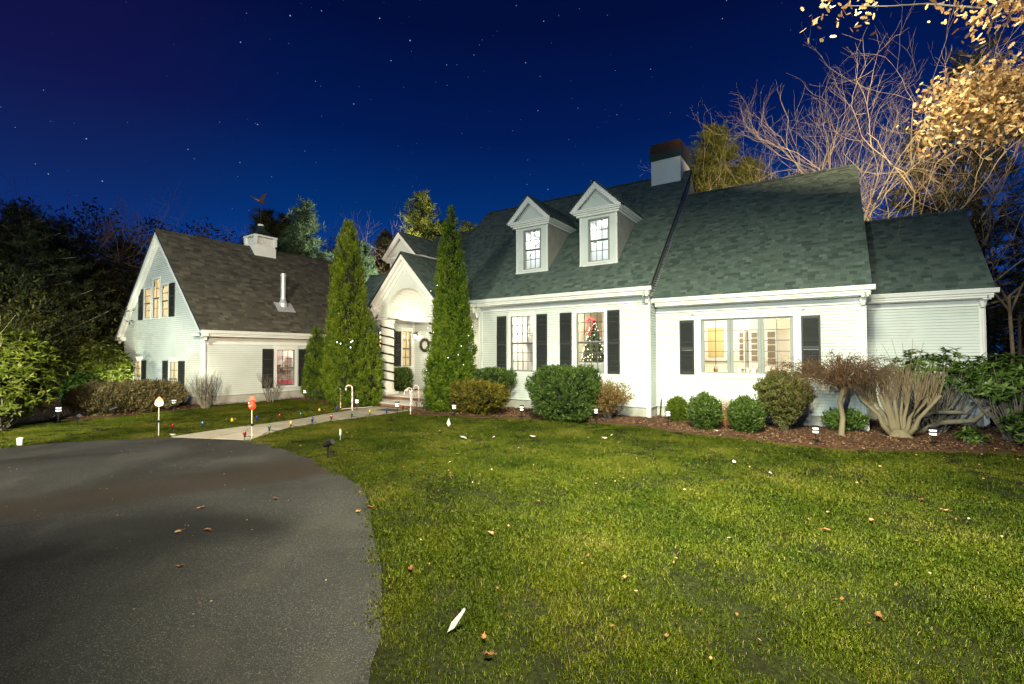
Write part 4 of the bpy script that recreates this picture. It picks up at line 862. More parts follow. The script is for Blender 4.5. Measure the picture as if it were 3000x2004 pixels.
# staircase, seen in the left main window
st = thing('staircase', 'white staircase with balusters and tan treads seen through the left ground floor window', 'staircase', (-9.6, 18, .6))
TAN = mat('tan_stair_tread', (.42, .26, .14), .6); IVORY = mat('ivory_paint', (.82, .80, .76), .5)
for i in range(12):
    z = .62+.19*i; x = -9.15-.0*i; y = 16.6+.0; x0 = -8.5-.17*i
    part('tread', TAN, lambda q: q.box(x0-.2, x0, 17.2, 18.3, z+.16, z+.19), parent=st); part('riser', IVORY, lambda q: q.box(x0-.02, x0, 17.22, 18.3, z, z+.16), parent=st)
    part('baluster', IVORY, lambda q: (q.box(x0-.12, x0-.10, 17.2, 17.22, z+.19, z+1.05), q.box(x0-.04, x0-.02, 17.2, 17.22, z+.19, z+1.1)), parent=st)
part('handrail', TAN, lambda q: q.tube([(-8.5, 17.21, 1.75), (-10.6, 17.21, 4.05)], .03, 6), parent=st)
# christmas tree, sofa in the right main window
p0 = AT(1739, 1000, 1, 17.0); tx = float(p0[0])
ct = thing('christmas_tree', 'christmas tree with white lights and red ribbon seen through the right ground floor window', 'christmas tree', (tx, 17.0, .6))
n = 9000; h = rng.random(n)**1.15; ztop = 3.45; z = .95+(ztop-.95)*h; R = .66*(1-h)**.85+.03; a = rng.uniform(0, 2*PI, n); rr = R*np.sqrt(rng.uniform(.3, 1, n))
C = np.stack([tx+rr*np.cos(a), 17+rr*np.sin(a), z-.1*rr], 1); A = randdir(n, -.3)*.05; B = perp(A/.05)*.010
obj('foliage', mesh_np('foliage', leafshape(C, A, B), 4, n, rng.random(n), fol('fir_green', [(.03, .06, .03), (.06, .10, .05)], .1)), ct)
part('trunk', BARKD, lambda q: q.tube([(tx, 17, .6), (tx, 17, 3.3)], [.05, .01], 6), parent=ct)
lm = MB()
for i in range(190):
    hh = rng.random()**1.1; z = .98+(ztop-1.0)*hh; R = .66*(1-hh)**.85+.04; a = rng.uniform(0, 2*PI); x, y = tx+R*math.cos(a), 17+R*math.sin(a); lm.lathe(x, y, [(.004, z-.02), (.019, z), (.004, z+.02)], 5)
lm.build('fairy_lights', LOAMP('warm_fairy_light', (1, .88, .62), 3.2), ct, kind='stuff')
part('ribbon', mat('red_ribbon', (.55, .02, .03), .5), lambda q: (q.tube([(tx-.02, 16.93, 3.46), (tx-.16, 16.80, 3.42), (tx-.14, 16.75, 3.05), (tx-.24, 16.6, 2.85)], [.03, .045, .035, .02], 5), q.tube([(tx, 16.9, 3.45), (tx+.02, 16.75, 3.0), (tx-.03, 16.6, 2.75)], [.03, .022, .015], 5), q.tube([(tx-.1, 16.9, 3.5), (tx+.1, 16.9, 3.4)], .05, 6)), parent=ct)
so = thing('sofa', 'pale grey sofa with rolled back seen low in the right ground floor window', 'sofa', (-7.0, 15.9, .6)); GF = mat('grey_upholstery', (.42, .42, .42), .9)
part('back', GF, lambda q: (q.box(-7.9, -6.45, 15.62, 15.85, .62, 1.66), q.tube([(-7.9, 15.72, 1.68), (-6.5, 15.72, 1.68)], .10, 10)), parent=so); part('seat', GF, lambda q: q.box(-7.9, -6.5, 15.85, 16.4, .62, 1.1), parent=so); part('arm', GF, lambda q: q.box(-6.5, -6.3, 15.62, 16.4, .62, 1.4), parent=so)
# kitchen
kt = thing('kitchen_window_blind', 'tan blind in a white framed window on the kitchen side wall', 'blind', (-3.5, 19.9, 1.5))
p1, p2 = AT(2075, 962, 1, 19.9), AT(2122, 1048, 1, 19.9)
part('blind_frame', IVORY, lambda q: q.box(p1[0]-.14, p2[0]+.14, 19.88, 19.93, p2[2]-.14, p1[2]+.12), parent=kt); part('blind', mat('tan_blind', (.50, .40, .20), .8), lambda q: q.box(p1[0], p2[0], 19.85, 19.879, p2[2], p1[2]), parent=kt)
for i, (ua, ub, va, vb) in enumerate(((2166, 2178, 976, 1060), (2201, 2219, 976, 1062), (2248, 2272, 974, 1072))):
    a, b = AT(ua, va, 1, 19.8), AT(ub, vb, 1, 19.8); lb = ['narrow glazed cabinet door left of the hanging lamp cord', 'white glazed door right of the hanging lamp', 'tall glazed door in the right kitchen casement'][i]
    gd = thing('glazed_door', lb, 'door', (a[0], 19.8, b[2])); part('door_frame', IVORY, lambda q: q.box(a[0]-.09, b[0]+.09, 19.80, 19.84, b[2]-.3, a[2]+.09), parent=gd)
    nn = 5
    for k in range(nn):
        h = (a[2]-b[2])/nn; part('door_pane', mat('dim_door_glass', (.22, .19, .14), .2), lambda q: q.box(a[0], b[0], 19.78, 19.799, b[2]+h*k+.03, b[2]+h*(k+1)-.01), parent=gd)
hl_ = AT(2183, 955, 1, 16.4); kl = thing('pendant_lamp', 'bright white pendant lamp hanging in the kitchen window', 'lamp', tuple(hl_))
part('shade', LOAMP('opal_glass_glow', (1, .97, .9), 7), lambda q: q.lathe(hl_[0], 16.4, [(.02, hl_[2]+.16), (.09, hl_[2]+.08), (.10, hl_[2]-.06), (.06, hl_[2]-.14), (.01, hl_[2]-.17)], 14), parent=kl); part('cord', DARKMET, lambda q: q.tube([(hl_[0], 16.4, hl_[2]+.15), (hl_[0], 16.4, 3.5)], .006, 5), parent=kl)
for i, (uu, hh, cc, lb) in enumerate(((2093, .26, (.16, .08, .03), 'dark brown bottle on the kitchen sill, leftmost'), (2101, .24, (.5, .2, .04), 'amber bottle beside the dark bottle on the kitchen sill'), (2165, .24, (.8, .8, .78), 'clear jar under the pendant lamp, left of three'), (2187, .25, (.8, .8, .78), 'clear jar under the pendant lamp, middle of three'), (2207, .26, (.8, .8, .78), 'clear jar under the pendant lamp, right of three'))):
    pp = AT(uu, 1090, 1, 15.95); w_ = .03 if i < 2 else .07
    t = tag(MB().lathe(pp[0], 15.95, [(w_, 1.44), (w_, 1.44+hh*.6), (w_*.4, 1.44+hh*.8), (w_*.4, 1.44+hh)], 10).build(['bottle', 'jar'][i > 1], mat('jar_%d' % min(i, 2), cc, .2)), lb, ['bottle', 'jar'][i > 1])
part('kitchen_counter', IVORY, lambda q: q.box(-3.3, -.7, 15.72, 16.2, 1.36, 1.44))
# workshop shelf clutter
sh = thing('shelf_unit', 'cluttered shelves seen through the garage side window', 'shelves', (-22.2, 12.2, .4))
for z in (.75, 1.15, 1.42, 1.95): part('shelf', TAN, lambda q: q.box(-22.6, -22.1, 11.4, 13.2, z, z+.03), parent=sh)
cl = [(.12, .10, .08), (.5, .18, .08), (.75, .75, .72), (.30, .18, .10), (.8, .15, .2), (.08, .08, .09), (.55, .45, .35)]
for i in range(18):
    y = 11.45+.19*(i % 9); z = (1.18, 1.45)[i // 9]; h = rng.uniform(.1, .24); part('box', mat('clutter_%d' % (i % 7), cl[i % 7], .7), lambda q: q.box(-22.45, -22.12, y, y+rng.uniform(.08, .17), z, z+h), parent=sh)
part('table_cover', mat('pink_cloth', (.75, .15, .22), .7), lambda q: q.box(-21.9, -21.3, 11.5, 13.0, .68, .86), parent=sh)
for ob in ((-16.95, 16.70),): pass
# wreath on the entry wall
wp = AT(1243, 1010, 1, 16.6); wr_ = thing('wreath', 'green wreath hanging on the entry wall beside the right conifer', 'wreath', tuple(wp)); n = 1400; a = rng.uniform(0, 2*PI, n); b = rng.uniform(0, 2*PI, n); r2 = .07*rng.random(n)
C = np.stack([wp[0]+(.27+r2*np.cos(b))*np.cos(a), 16.62+r2*np.sin(b), wp[2]+(.27+r2*np.cos(b))*np.sin(a)], 1); A = randdir(n)*.05; B = perp(A/.05)*.012
obj('needles', mesh_np('needles', leafshape(C, A, B), 4, n, rng.random(n), fol('wreath_green', [(.05, .05, .025), (.11, .09, .04), (.05, .08, .03)])), wr_)
part('ring', BARKD, lambda q: q.tube([(wp[0]+.27*math.cos(t*PI/10), 16.64, wp[2]+.27*math.sin(t*PI/10)) for t in range(21)], .015, 5), parent=wr_)
# ================================================================= PLANTS
ARB = fol('arborvitae_green', [(.018, .042, .004), (.050, .095, .006), (.095, .155, .008), (.15, .21, .012), (.25, .30, .03)], .25)
BOX = fol('boxwood_green', [(.012, .028, .006), (.030, .060, .010), (.055, .098, .014), (.09, .14, .024), (.24, .28, .12)], .2)
BRIGHT = fol('bright_boxwood', [(.03, .055, .004), (.07, .11, .008), (.11, .16, .012), (.15, .20, .02)], .25)
OLIVE = fol('olive_yellow_leaves', [(.03, .035, .008), (.07, .07, .012), (.16, .13, .015), (.34, .26, .02)], .25)
AUTUMN = fol('autumn_leaves', [(.07, .045, .02), (.16, .085, .03), (.25, .14, .05), (.22, .20, .06), (.34, .26, .12)], .25)
DUSK = fol('dusky_leaves', [(.03, .030, .012), (.065, .058, .024), (.11, .09, .038), (.17, .14, .06)], .2)
RHOD = fol('rhododendron_leaves', [(.03, .06, .012), (.07, .13, .02), (.12, .20, .035), (.22, .30, .10)], .2)
RHODY = fol('yellow_green_rhododendron_leaves', [(.03, .05, .006), (.08, .11, .010), (.17, .20, .025), (.36, .38, .14)], .25)
VASE = fol('olive_green_leaves', [(.04, .045, .012), (.08, .09, .02), (.15, .15, .04), (.26, .24, .09)], .2)
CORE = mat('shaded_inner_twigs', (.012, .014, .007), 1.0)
def clumps(nc, surf, per, spread, lsize, lw, up=.6, axis=None):
    """surf(n)->(pos,normal); sprays of small leaves round each"""
    P, Nn = surf(nc); r0 = rng.random(nc); n = nc*per; i = np.repeat(np.arange(nc), per)
    D = Nn*.5+np.array([0, 0, up]); D /= np.linalg.norm(D, axis=1)[:, None]
    t = rng.uniform(-1, 1, n); off = rng.normal(size=(n, 3))*spread*.38
    C = P[i]+D[i]*(t*spread)[:, None]+off
    A = D[i]*.8+rng.normal(0, .45, (n, 3)); A /= np.linalg.norm(A, axis=1)[:, None]; B = perp(A)
    s = lsize*rng.uniform(.6, 1.3, n)
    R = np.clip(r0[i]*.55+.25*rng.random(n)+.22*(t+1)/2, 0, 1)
    return leafshape(C, A*s[:, None], B*(lw*s/lsize)[:, None]), R
def conifer(name, label, x, y, lobes, nc, per=34, holes=None, core=.72, lsize=.045):
    th = thing(name, label, 'evergreen', (x, y, 0)); q = MB()
    for dx, dy, h, r in lobes:
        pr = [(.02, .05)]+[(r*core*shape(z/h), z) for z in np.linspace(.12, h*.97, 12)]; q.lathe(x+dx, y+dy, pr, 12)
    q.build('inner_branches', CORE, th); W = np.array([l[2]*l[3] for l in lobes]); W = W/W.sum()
    def surf(n):
        k = rng.choice(len(lobes), n, p=W); L_ = np.array(lobes)[k]; hz = 1-rng.random(n)**.62; hz = np.clip(hz, .015, 1)
        a = rng.uniform(0, 2*PI, n); sh = np.array([shape(v) for v in hz]); bump = 1+.10*np.sin(a*3+hz*9+k)+.07*np.sin(a*7-hz*21)
        rr = L_[:, 3]*sh*bump*rng.uniform(.86, 1.03, n)
        P = np.stack([x+L_[:, 0]+rr*np.cos(a), y+L_[:, 1]+rr*np.sin(a), hz*L_[:, 2]], 1); Nn = np.stack([np.cos(a), np.sin(a), .3+0*a], 1)
        if holes is not None: kk = holes(P); P, Nn = P[kk], Nn[kk]; m_ = n-len(P); P = np.concatenate([P, P[:m_]]); Nn = np.concatenate([Nn, Nn[:m_]])
        return P, Nn
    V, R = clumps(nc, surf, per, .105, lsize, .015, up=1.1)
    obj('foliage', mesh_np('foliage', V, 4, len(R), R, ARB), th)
    part('trunk', BARKD, lambda q: q.tube([(x, y, -.1), (x, y, lobes[0][2]*.7)], [.09, .02], 7), parent=th); return th
def shape(t): return max(.03, min(1.0, (t/.06)**.5 if t < .06 else 1)*(1-(max(0, t-.15)/.85)**2.5)**.82*(1-.10*max(0, .15-t)/.15))
conifer('arborvitae', 'tallest broad twin tipped arborvitae left of the porch column', -16.0, 12.0, [(-.10, 0, 7.6, .76), (.27, -.1, 7.45, .68), (.85, .35, 3.7, .50), (-.25, .1, 5.4, .70)], 4300)
c2 = conifer('arborvitae', 'slim twin tipped arborvitae with white fairy lights right of the portico', -11.35, 12.95, [(.04, 0, 7.6, .60), (-.32, .1, 6.9, .50), (.22, 0, 5.2, .68), (.0, -.1, 3.4, .84)], 3800, core=.5)
conifer('arborvitae', 'short conical arborvitae against the garage wall by its window', -20.05, 13.3, [(0, 0, 3.4, .52), (.2, .1, 3.0, .42)], 900, per=30)
fl = MB()
for i in range(17):
    h = rng.uniform(.15, .62); a = rng.uniform(-PI, 0.2); rr = .95*shape(h)*.95; x, y, z = -11.3+rr*math.cos(a), 12.95+rr*math.sin(a), .2+h*7; fl.lathe(x, y, [(.003, z-.012), (.010, z), (.003, z+.012)], 5)
fo = fl.build('string_lights', LOAMP('cool_fairy_light', (.85, .93, 1), 9)); tag(fo, 'white string lights threaded through the slim right hand arborvitae', 'string lights')
fl = MB()
for x, y, z in ((-15.5, 11.15, 2.55), (-15.35, 11.2, 2.5), (-15.0, 11.4, 2.55), (-14.95, 11.35, 2.35), (-14.9, 11.4, 2.6)): fl.lathe(x, y, [(.004, z-.02), (.017, z), (.004, z+.02)], 6)
tag(fl.build('string_lights', LOAMP('cool_fairy_light', (.85, .93, 1), 9)), 'few white string lights glinting in the broad left arborvitae', 'string lights')
def shrub(name, label, x, y, rx, ry, z0, z1, m, nc, per=26, boxy=.0, taper=0., core=.75, lsize=.028, lw=.014, cat='shrub', spread=.06, stems=True, loose=.0, group=None):
    th = thing(name, label, cat, (x, y, 0)); cz, rz = (z0+z1)/2, (z1-z0)/2
    def wd(c): return (1-taper*np.clip(-c, 0, 1)**1.0)
    def surf(n):
        d = randdir(n, .15); p = 2+boxy*4; k = (np.abs(d)**p).sum(1)**(-1/p); d2 = d*k[:, None]
        rr = rng.uniform(.86-loose, 1.04, n)*(1+.07*np.sin(d[:, 0]*7+d[:, 2]*5+x)+.05*np.sin(d[:, 1]*11+y)); P = d2*rr[:, None]; w = wd(P[:, 2])
        return np.stack([x+P[:, 0]*rx*w, y+P[:, 1]*ry*w, cz+P[:, 2]*rz], 1), d
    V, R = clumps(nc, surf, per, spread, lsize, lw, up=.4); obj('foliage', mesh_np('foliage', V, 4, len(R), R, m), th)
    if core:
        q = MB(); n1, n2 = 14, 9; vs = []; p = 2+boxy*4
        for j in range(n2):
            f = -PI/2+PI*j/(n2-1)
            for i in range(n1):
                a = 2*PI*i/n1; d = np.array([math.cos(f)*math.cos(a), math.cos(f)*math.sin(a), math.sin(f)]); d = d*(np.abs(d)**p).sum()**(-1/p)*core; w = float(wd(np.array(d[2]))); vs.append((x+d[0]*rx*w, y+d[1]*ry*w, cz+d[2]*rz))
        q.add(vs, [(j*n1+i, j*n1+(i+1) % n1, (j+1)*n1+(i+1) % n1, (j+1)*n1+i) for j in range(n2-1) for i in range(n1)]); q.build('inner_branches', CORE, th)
    if stems:
        q = MB()
        for i in range(9): a = rng.uniform(0, 2*PI); q.tube([(x+.08*math.cos(a), y+.08*math.sin(a), 0), (x+rx*.35*math.cos(a), y+ry*.35*math.sin(a), cz)], [.018, .008], 5)
        q.build('stems', BARKD, th)
    return th
shrub('boxwood', 'wide clipped dark green boxwood with frosted top behind the yellow shrub', -10.05, 13.75, .82, .55, .75, 1.52, BOX, 900, boxy=.5, taper=.5)
shrub('shrub', 'low wide shrub with yellow green leaves right of the slim arborvitae', -9.75, 12.55, 1.0, .55, .15, 1.15, OLIVE, 1200, boxy=.4, taper=.25, loose=.15, core=.6, lsize=.032)
shrub('boxwood', 'largest squared boxwood below the christmas tree window', -6.78, 13.1, .98, .75, .10, 1.62, BOX, 2300, boxy=.8, taper=.15, lsize=.026)
shrub('deciduous_shrub', 'thin shrub with orange and brown leaves right of the largest boxwood', -5.6, 13.75, .72, .6, .25, 1.25, AUTUMN, 520, per=14, core=0, loose=.6, lsize=.035, spread=.09)
shrub('globe_shrub', 'small bright green globe nearest the wing corner', -3.72, 14.6, .30, .28, .08, .72, BRIGHT, 420, taper=.15)
shrub('globe_shrub', 'round clipped dark green shrub, left of the two large globes', -2.72, 13.55, .42, .41, .03, .93, BOX, 900, taper=.3)
shrub('globe_shrub', 'round clipped green shrub with pale top, right of the two large globes', -1.72, 13.6, .41, .40, .03, .90, BOX, 900, taper=.2)
shrub('vase_shrub', 'tall vase shaped shrub narrowing to its foot under the kitchen window', -.92, 14.3, .62, .5, .12, 1.58, VASE, 1100, boxy=.15, taper=.95, core=.6, lsize=.034, loose=.15)
shrub('seedling_shrub', 'small dark green spreading bush behind the weeping tree trunk', .42, 15.1, .5, .3, .05, .62, RHOD, 260, per=12, core=0, loose=.5, lsize=.05, lw=.02)
shrub('porch_shrub', 'clipped green shrub behind the left porch column', -16.6, 15.4, .42, .5, .3, 1.38, BOX, 700, boxy=.4)
shrub('groundcover_bush', 'low dark bush at the foot of the short conical arborvitae', -18.9, 12.9, .8, .4, .0, .55, BOX, 500, core=.5, loose=.3)
p = G(370, 1215); shrub('hedge', 'long low brownish hedge in front of the garage gable', p[0]-.95, p[1]+.35, 1.0, 1.55, .05, 1.05, DUSK, 2300, boxy=.3, taper=.1, core=.65, loose=.25, lsize=.05, lw=.018, spread=.1)
p = G(300, 1215); shrub('azalea', 'small shrub with yellow leaves at the left end of the long hedge', p[0]-.4, p[1]+.0, .4, .35, .0, .62, OLIVE, 260, per=14, core=0, loose=.6, lsize=.06, lw=.025)
# rhododendrons: whorls of long leaves
def rhodo(name, label, x, y, rx, ry, z0, z1, m, nw, ls, lw, loose=.35, cat='shrub', core=.6):
    th = thing(name, label, cat, (x, y, 0)); cz, rz = (z0+z1)/2, (z1-z0)/2
    d = randdir(nw, .25); P = d*rng.uniform(1-loose, 1.03, nw)[:, None]*(1+.09*np.sin(d[:, 0]*8+d[:, 2]*6))[:, None]; P = np.stack([x+P[:, 0]*rx, y+P[:, 1]*ry, np.maximum(cz+P[:, 2]*rz, .05)], 1)
    per = 11; i = np.repeat(np.arange(nw), per); n = len(i); D = d[i]*.5+np.array([0, 0, .7])+rng.normal(0, .15, (n, 3)); D /= np.linalg.norm(D, axis=1)[:, None]
    a = np.tile(np.arange(per)*2.4, nw); e = perp(D); f = np.cross(D, e); A = (e*np.cos(a)[:, None]+f*np.sin(a)[:, None])*.9+D*rng.uniform(-.25, .5, n)[:, None]; A /= np.linalg.norm(A, axis=1)[:, None]
    B = np.cross(A, D); B /= np.linalg.norm(B, axis=1)[:, None]; s = ls*rng.uniform(.6, 1.2, n); C = P[i]+A*(s*.9)[:, None]
    R = np.clip(rng.random(nw)[i]*.6+.4*rng.random(n), 0, 1)
    # keeled leaves: two quads-like halves
    w = lw*s/ls; V = np.stack([C-A*s[:, None], C-A*(s*.2)[:, None]-B*w[:, None]+D*(w*.5)[:, None], C+A*s[:, None], C-A*(s*.2)[:, None]+B*w[:, None]+D*(w*.5)[:, None]], 1).reshape(-1, 3)
    obj('foliage', mesh_np('foliage', V, 4, n, R, m), th); q = MB()
    for j in range(0, nw, max(1, nw//70)):
        t = P[j]; b = np.array([x+rng.normal(0, .12), y+rng.normal(0, .12), 0]); mid = b*.45+t*.55+np.array([0, 0, -.15*rz])+rng.normal(0, .05, 3); q.tube([b, mid, t], [.028, .015, .006], 5)
    q.build('branches', BARK, th); return th
p = (-19.2, 2.85); rhodo('rhododendron', 'huge rounded rhododendron with glossy yellow green leaves at far left', p[0], p[1], 1.1, 1.35, .25, 2.78, RHODY, 1900, .10, .030)
rhodo('rhododendron', 'brightly uplit bush beside the left corner of the garage gable', -27.3, 7.3, 1.0, 1.1, .1, 2.55, RHODY, 900, .10, .035)
rhodo('rhododendron', 'dark leafy bush between the huge rhododendron and the garage', -24.4, 6.0, .7, .7, .0, 1.35, RHOD, 420, .10, .035)
rhodo('rhododendron', 'dark green rhododendron with bare crooked limbs before the end wing', 2.35, 16.3, 1.1, .8, 1.0, 2.2, RHOD, 260, .080, .024, loose=.5)
rhodo('rhododendron', 'leafy rhododendron at the right edge of the picture', 3.7, 15.6, 1.1, .8, .8, 2.1, RHOD, 380, .10, .03, loose=.6)
rhodo('rhododendron', 'low rhododendron clump in the bottom right corner of the bed', 3.95, 14.7, .7, .5, .05, .85, RHOD, 260, .10, .03, loose=.5)
rhodo('rhododendron_sprig', 'small low sprig of rhododendron leaves at the mulch front', 2.75, 14.7, .22, .2, .08, .36, RHOD, 22, .10, .028)
# crooked limbs
q = MB()
for pts in (([2.0, 15.9, 0], [1.9, 15.95, .35], [2.3, 15.9, .6], [2.9, 15.9, .62], [3.2, 15.9, 1.0], [3.1, 16, 1.6]), ([2.0, 15.9, .05], [2.4, 15.8, .35], [3.0, 15.7, .45], [3.25, 15.7, .75], [3.6, 15.8, 1.1]), ([2.05, 15.9, .1], [1.75, 16, .7], [1.8, 16.1, 1.4]), ([2.3, 15.9, .6], [2.2, 16, 1.2], [2.5, 16.2, 1.7])): q.tube(pts, [.075, .065, .055, .05, .035, .02][:len(pts)], 8)
o = bpy.data.objects['rhododendron.003']; q.build('limbs', BARK, o, smooth=True)
# ---- twiggy things
def twigs(q, p, d, L, r, depth, spread=.5, kids=(2, 3), up=.15, wig=.12, n=4, minr=.002, short=.72):
    pts = [np.array(p, float)]; d = np.array(d, float); d /= np.linalg.norm(d); ns = 3
    for i in range(ns):
        d = d+rng.normal(0, wig, 3)+np.array([0, 0, up*.3]); d /= np.linalg.norm(d); pts.append(pts[-1]+d*L/ns)
    q.tube(pts, [r, r*.88, r*.78, r*.66], n if r > .01 else 3, cap=False, r=rng.random())
    if depth <= 0 or r < minr: return
    for k in range(int(rng.integers(kids[0], kids[1]+1))):
        dd = d+rng.normal(0, spread, 3)+np.array([0, 0, up]); t = pts[-1] if k < 2 else pts[int(rng.integers(1, ns))]
        twigs(q, t, dd, L*short*rng.uniform(.75, 1.15), r*rng.uniform(.50, .68), depth-1, spread, kids, up, wig, n, minr, short)
def twigbush(name, label, x, y, h, r, stems, m, thick=.012, depth=2, sp=.22, w=.0):
    th = thing(name, label, 'shrub', (x, y, 0)); q = MB()
    for i in range(stems):
        a = rng.uniform(0, 2*PI); o = r*rng.uniform(.0, 1); twigs(q, (x+.12*math.cos(a)*(1+w), y+.1*math.sin(a), 0), (o*math.cos(a), o*math.sin(a), h), h*.50*rng.uniform(.7, 1.1), thick*rng.uniform(.6, 1), depth, sp, (2, 3), .35, .10)
    q.build('twigs', m, th); return th
BR = mat('brown_twigs', (.095, .058, .034), .9, var=.3, nscale=8)
twigbush('bare_shrub', 'dense bare twiggy shrub at the garage corner', -20.05, 8.55, 1.25, .95, 60, BARK, .012, 2)
twigbush('bare_shrub', 'small bare branching shrub under the garage shutter', -20.15, 11.15, 1.0, .55, 8, BARK, .028, 3, .35)
twigbush('ornamental_grass', 'tuft of reddish brown stems between the two large globes', -2.35, 14.5, .95, .42, 90, mat('rust_twigs', (.24, .10, .04), .9, var=.3), .007, 1, .12)
p = G(1220, 1205); twigbush('rose_bush', 'small dead rose bush beside the right candy canes', p[0], p[1]+.2, .6, .4, 16, BR, .009, 2, .4)
twigbush('bare_shrub', 'bare pale twigs rising at the left picture edge', -17.4, 1.95, 2.1, .8, 7, BARKW, .018, 3, .3)
def weeping():
    x, y = .34, 14.2; th = thing('weeping_tree', 'small weeping tree with flat mushroom crown of brown twigs in front of the wing', 'tree', (x, y, 0))
    part('trunk', BARKM, lambda q: ([q.tube([(x-.01, y, 1.22), (x+.16*math.cos(a), y+.12*math.sin(a), 1.42), (x+.45*math.cos(a), y+.3*math.sin(a), 1.62)], [.05, .035, .018], 7) for a in (.3, 1.6, 2.9, 4.2, 5.3)], q.tube([(x, y, -.05), (x-.01, y, .12), (x+.02, y, .50), (x-.03, y, .9), (x+.04, y, 1.2), (x-.02, y, 1.4)], [.095, .066, .058, .054, .056, .04], 12)), parent=th, smooth=True)
    q = MB(); lv = []; top = np.array([x, y, 1.32])
    for i in range(190):
        a = rng.uniform(0, 2*PI); R = rng.uniform(.35, 1.5)*(1.22 if math.cos(a) < 0 else .88); zt = rng.uniform(.18, .92)*(1-.22*R); drop = rng.uniform(.0, .35) if rng.random() < .75 else rng.uniform(.4, 1.0); pts = []
        w1 = rng.normal(0, .035); w2 = rng.normal(0, .035)
        for t in np.linspace(0, 1, 8):
            rr = R*t**.8; w1 = .6*w1+rng.normal(0, .03); w2 = .6*w2+rng.normal(0, .03); z = top[2]+zt*math.sin(min(1, t*1.5)*PI/2)-drop*max(0, t-.6)**1.3*2.4; pts.append(np.array([top[0]+rr*math.cos(a)+w1, top[1]+rr*math.sin(a)*.8+w1, z+w2*1.2]))
        q.tube(pts, np.linspace(.016 if i < 14 else .008, .0028, 8), 4, cap=False, r=rng.random())
        for k in range(4):
            b = pts[int(rng.integers(2, 8))]; d = np.array([math.cos(a)+rng.normal(0, .7), math.sin(a)+rng.normal(0, .7), rng.normal(-.35, .5)]); twigs(q, b, d, .26, .0035, 1, .7, (1, 3), -.25, .35, 3, .001)
            if rng.random() < (.95 if math.cos(a) < .1 else .35): lv.append(np.array(b))
    q.build('branches', BR, th); lv = np.array(lv); n = len(lv)*9; C = np.repeat(lv, 9, 0)+rng.normal(0, .055, (n, 3)); A = randdir(n, -.4)*.028; B = perp(A/.028)*.009
    obj('leaves', mesh_np('leaves', leafshape(C, A, B), 4, n, rng.random(n), fol('curled_brown_leaves', [(.06, .035, .02), (.14, .07, .035), (.24, .12, .05)], .2)), th)
weeping()
def claw():
    x, y = 1.5, 14.85; th = thing('pruned_tree', 'pale multi stemmed tree pruned flat, fanning out like a claw before the end wing', 'tree', (x, y, 0)); q = MB(); s2 = MB()
    q.tube([(x+.05, y, -.08), (x, y, .06), (x-.02, y, .22)], [.30, .24, .13], 12)
    for i in range(11):
        t = (i-5)/5; a0 = t*.85; dx = .95*t+rng.normal(0, .03)-.05; dy = rng.uniform(-.25, .3); b = np.array([x+.17*t, y+.1*dy, .1]); m1 = np.array([x+dx*.42, y+dy*.5, .55+rng.uniform(-.04, .06)]); m2 = np.array([x+dx*.85, y+dy*.9, 1.02+rng.uniform(-.08, .1)])
        r0 = rng.uniform(.040, .068); q.tube([b, b*.5+m1*.5+[.03*t, 0, -.02], m1, m2], [r0*1.2, r0, r0*.8, r0*.55], 8)
        for j in range(17):
            f = rng.uniform(.35, 1); st = m1*(1-f)+m2*f; tp = np.array([st[0]+rng.normal(0, .10)+.12*t, st[1]+rng.normal(0, .12), rng.uniform(1.62, 1.86)-.10*abs(t)]); md = (st+tp)/2+rng.normal(0, .035, 3); m0 = (st+md)/2+rng.normal(0, .02, 3); m3 = (md+tp)/2+rng.normal(0, .02, 3); s2.tube([st, m0, md, m3, tp], [.012, .009, .008, .006, .004], 4, r=rng.random())
            if rng.random() < .35: s2.tube([md, md+[rng.normal(0, .06), rng.normal(0, .06), .35]], [.009, .005], 4, r=rng.random())
    for i in range(5): s2.tube([(x-.1+.1*i, y, 1.5), (x-.15+.14*i, y, 2.0), (x-.3+.2*i, y, 2.35+.1*(i % 2))], [.008, .005, .003], 4)
    q.build('trunk', BARKM, th, smooth=True); s2.build('shoots', mat('shoot_bark', (.20, .155, .095), .85, var=.2, nscale=8), th)
claw()
# ---- trees
def bare_tree(name, label, x, y, h, m, depth=6, r=.18, group=None, lean=(0, 0), spread=.42, fork=.3, kids=(2, 3)):
    th = thing(name, label, 'tree', (x, y, 0), group); q = MB(); z = h*fork; top = np.array([x+lean[0]*z, y+lean[1]*z, z]); q.tube([(x, y, -.2), (x+lean[0]*z*.5+rng.normal(0, .1), y, z*.5), top], [r, r*.85, r*.72], 8, r=.5); q.build('trunk', m, th)
    q = MB()
    for k in range(4):
        a = k*1.57+rng.uniform(0, 1.2); twigs(q, top+[0, 0, -z*.12*k*.5], (math.cos(a)*.85+lean[0], math.sin(a)*.85, 1.0), h*.24*rng.uniform(.8, 1.1), r*.6, depth-1, spread, kids, .12, .15, 5, .0022, .76)
    mz = max(v[2] for v in q.v); s_ = min(1.25, h/mz); q.build('branches', m, th); th.scale = (s_, s_, s_); return th
def grow_copy(src, loc, rz, sc, label):
    c = copy_tree(src, loc, rz); s0_ = src.scale[0]*sc; c.scale = (s0_, s0_, s0_*rng.uniform(.96, 1.06)); c['label'] = label; return c
grpR = 'bare trees behind the right wing'
def on(u, dist):   # ground spot seen in column u at distance
    d = FW*0+np.array(AT(u, 1037, 1, 10.0)); a = math.atan2(d[0], d[1]); return (dist*math.sin(a), dist*math.cos(a))
x, y = on(2310, 31); t1 = bare_tree('bare_tree', 'pale bare tree showing above the left half of the wing ridge', x, y, top(2310, 300, 31), BARKW, 7, .085, grpR, spread=.5)
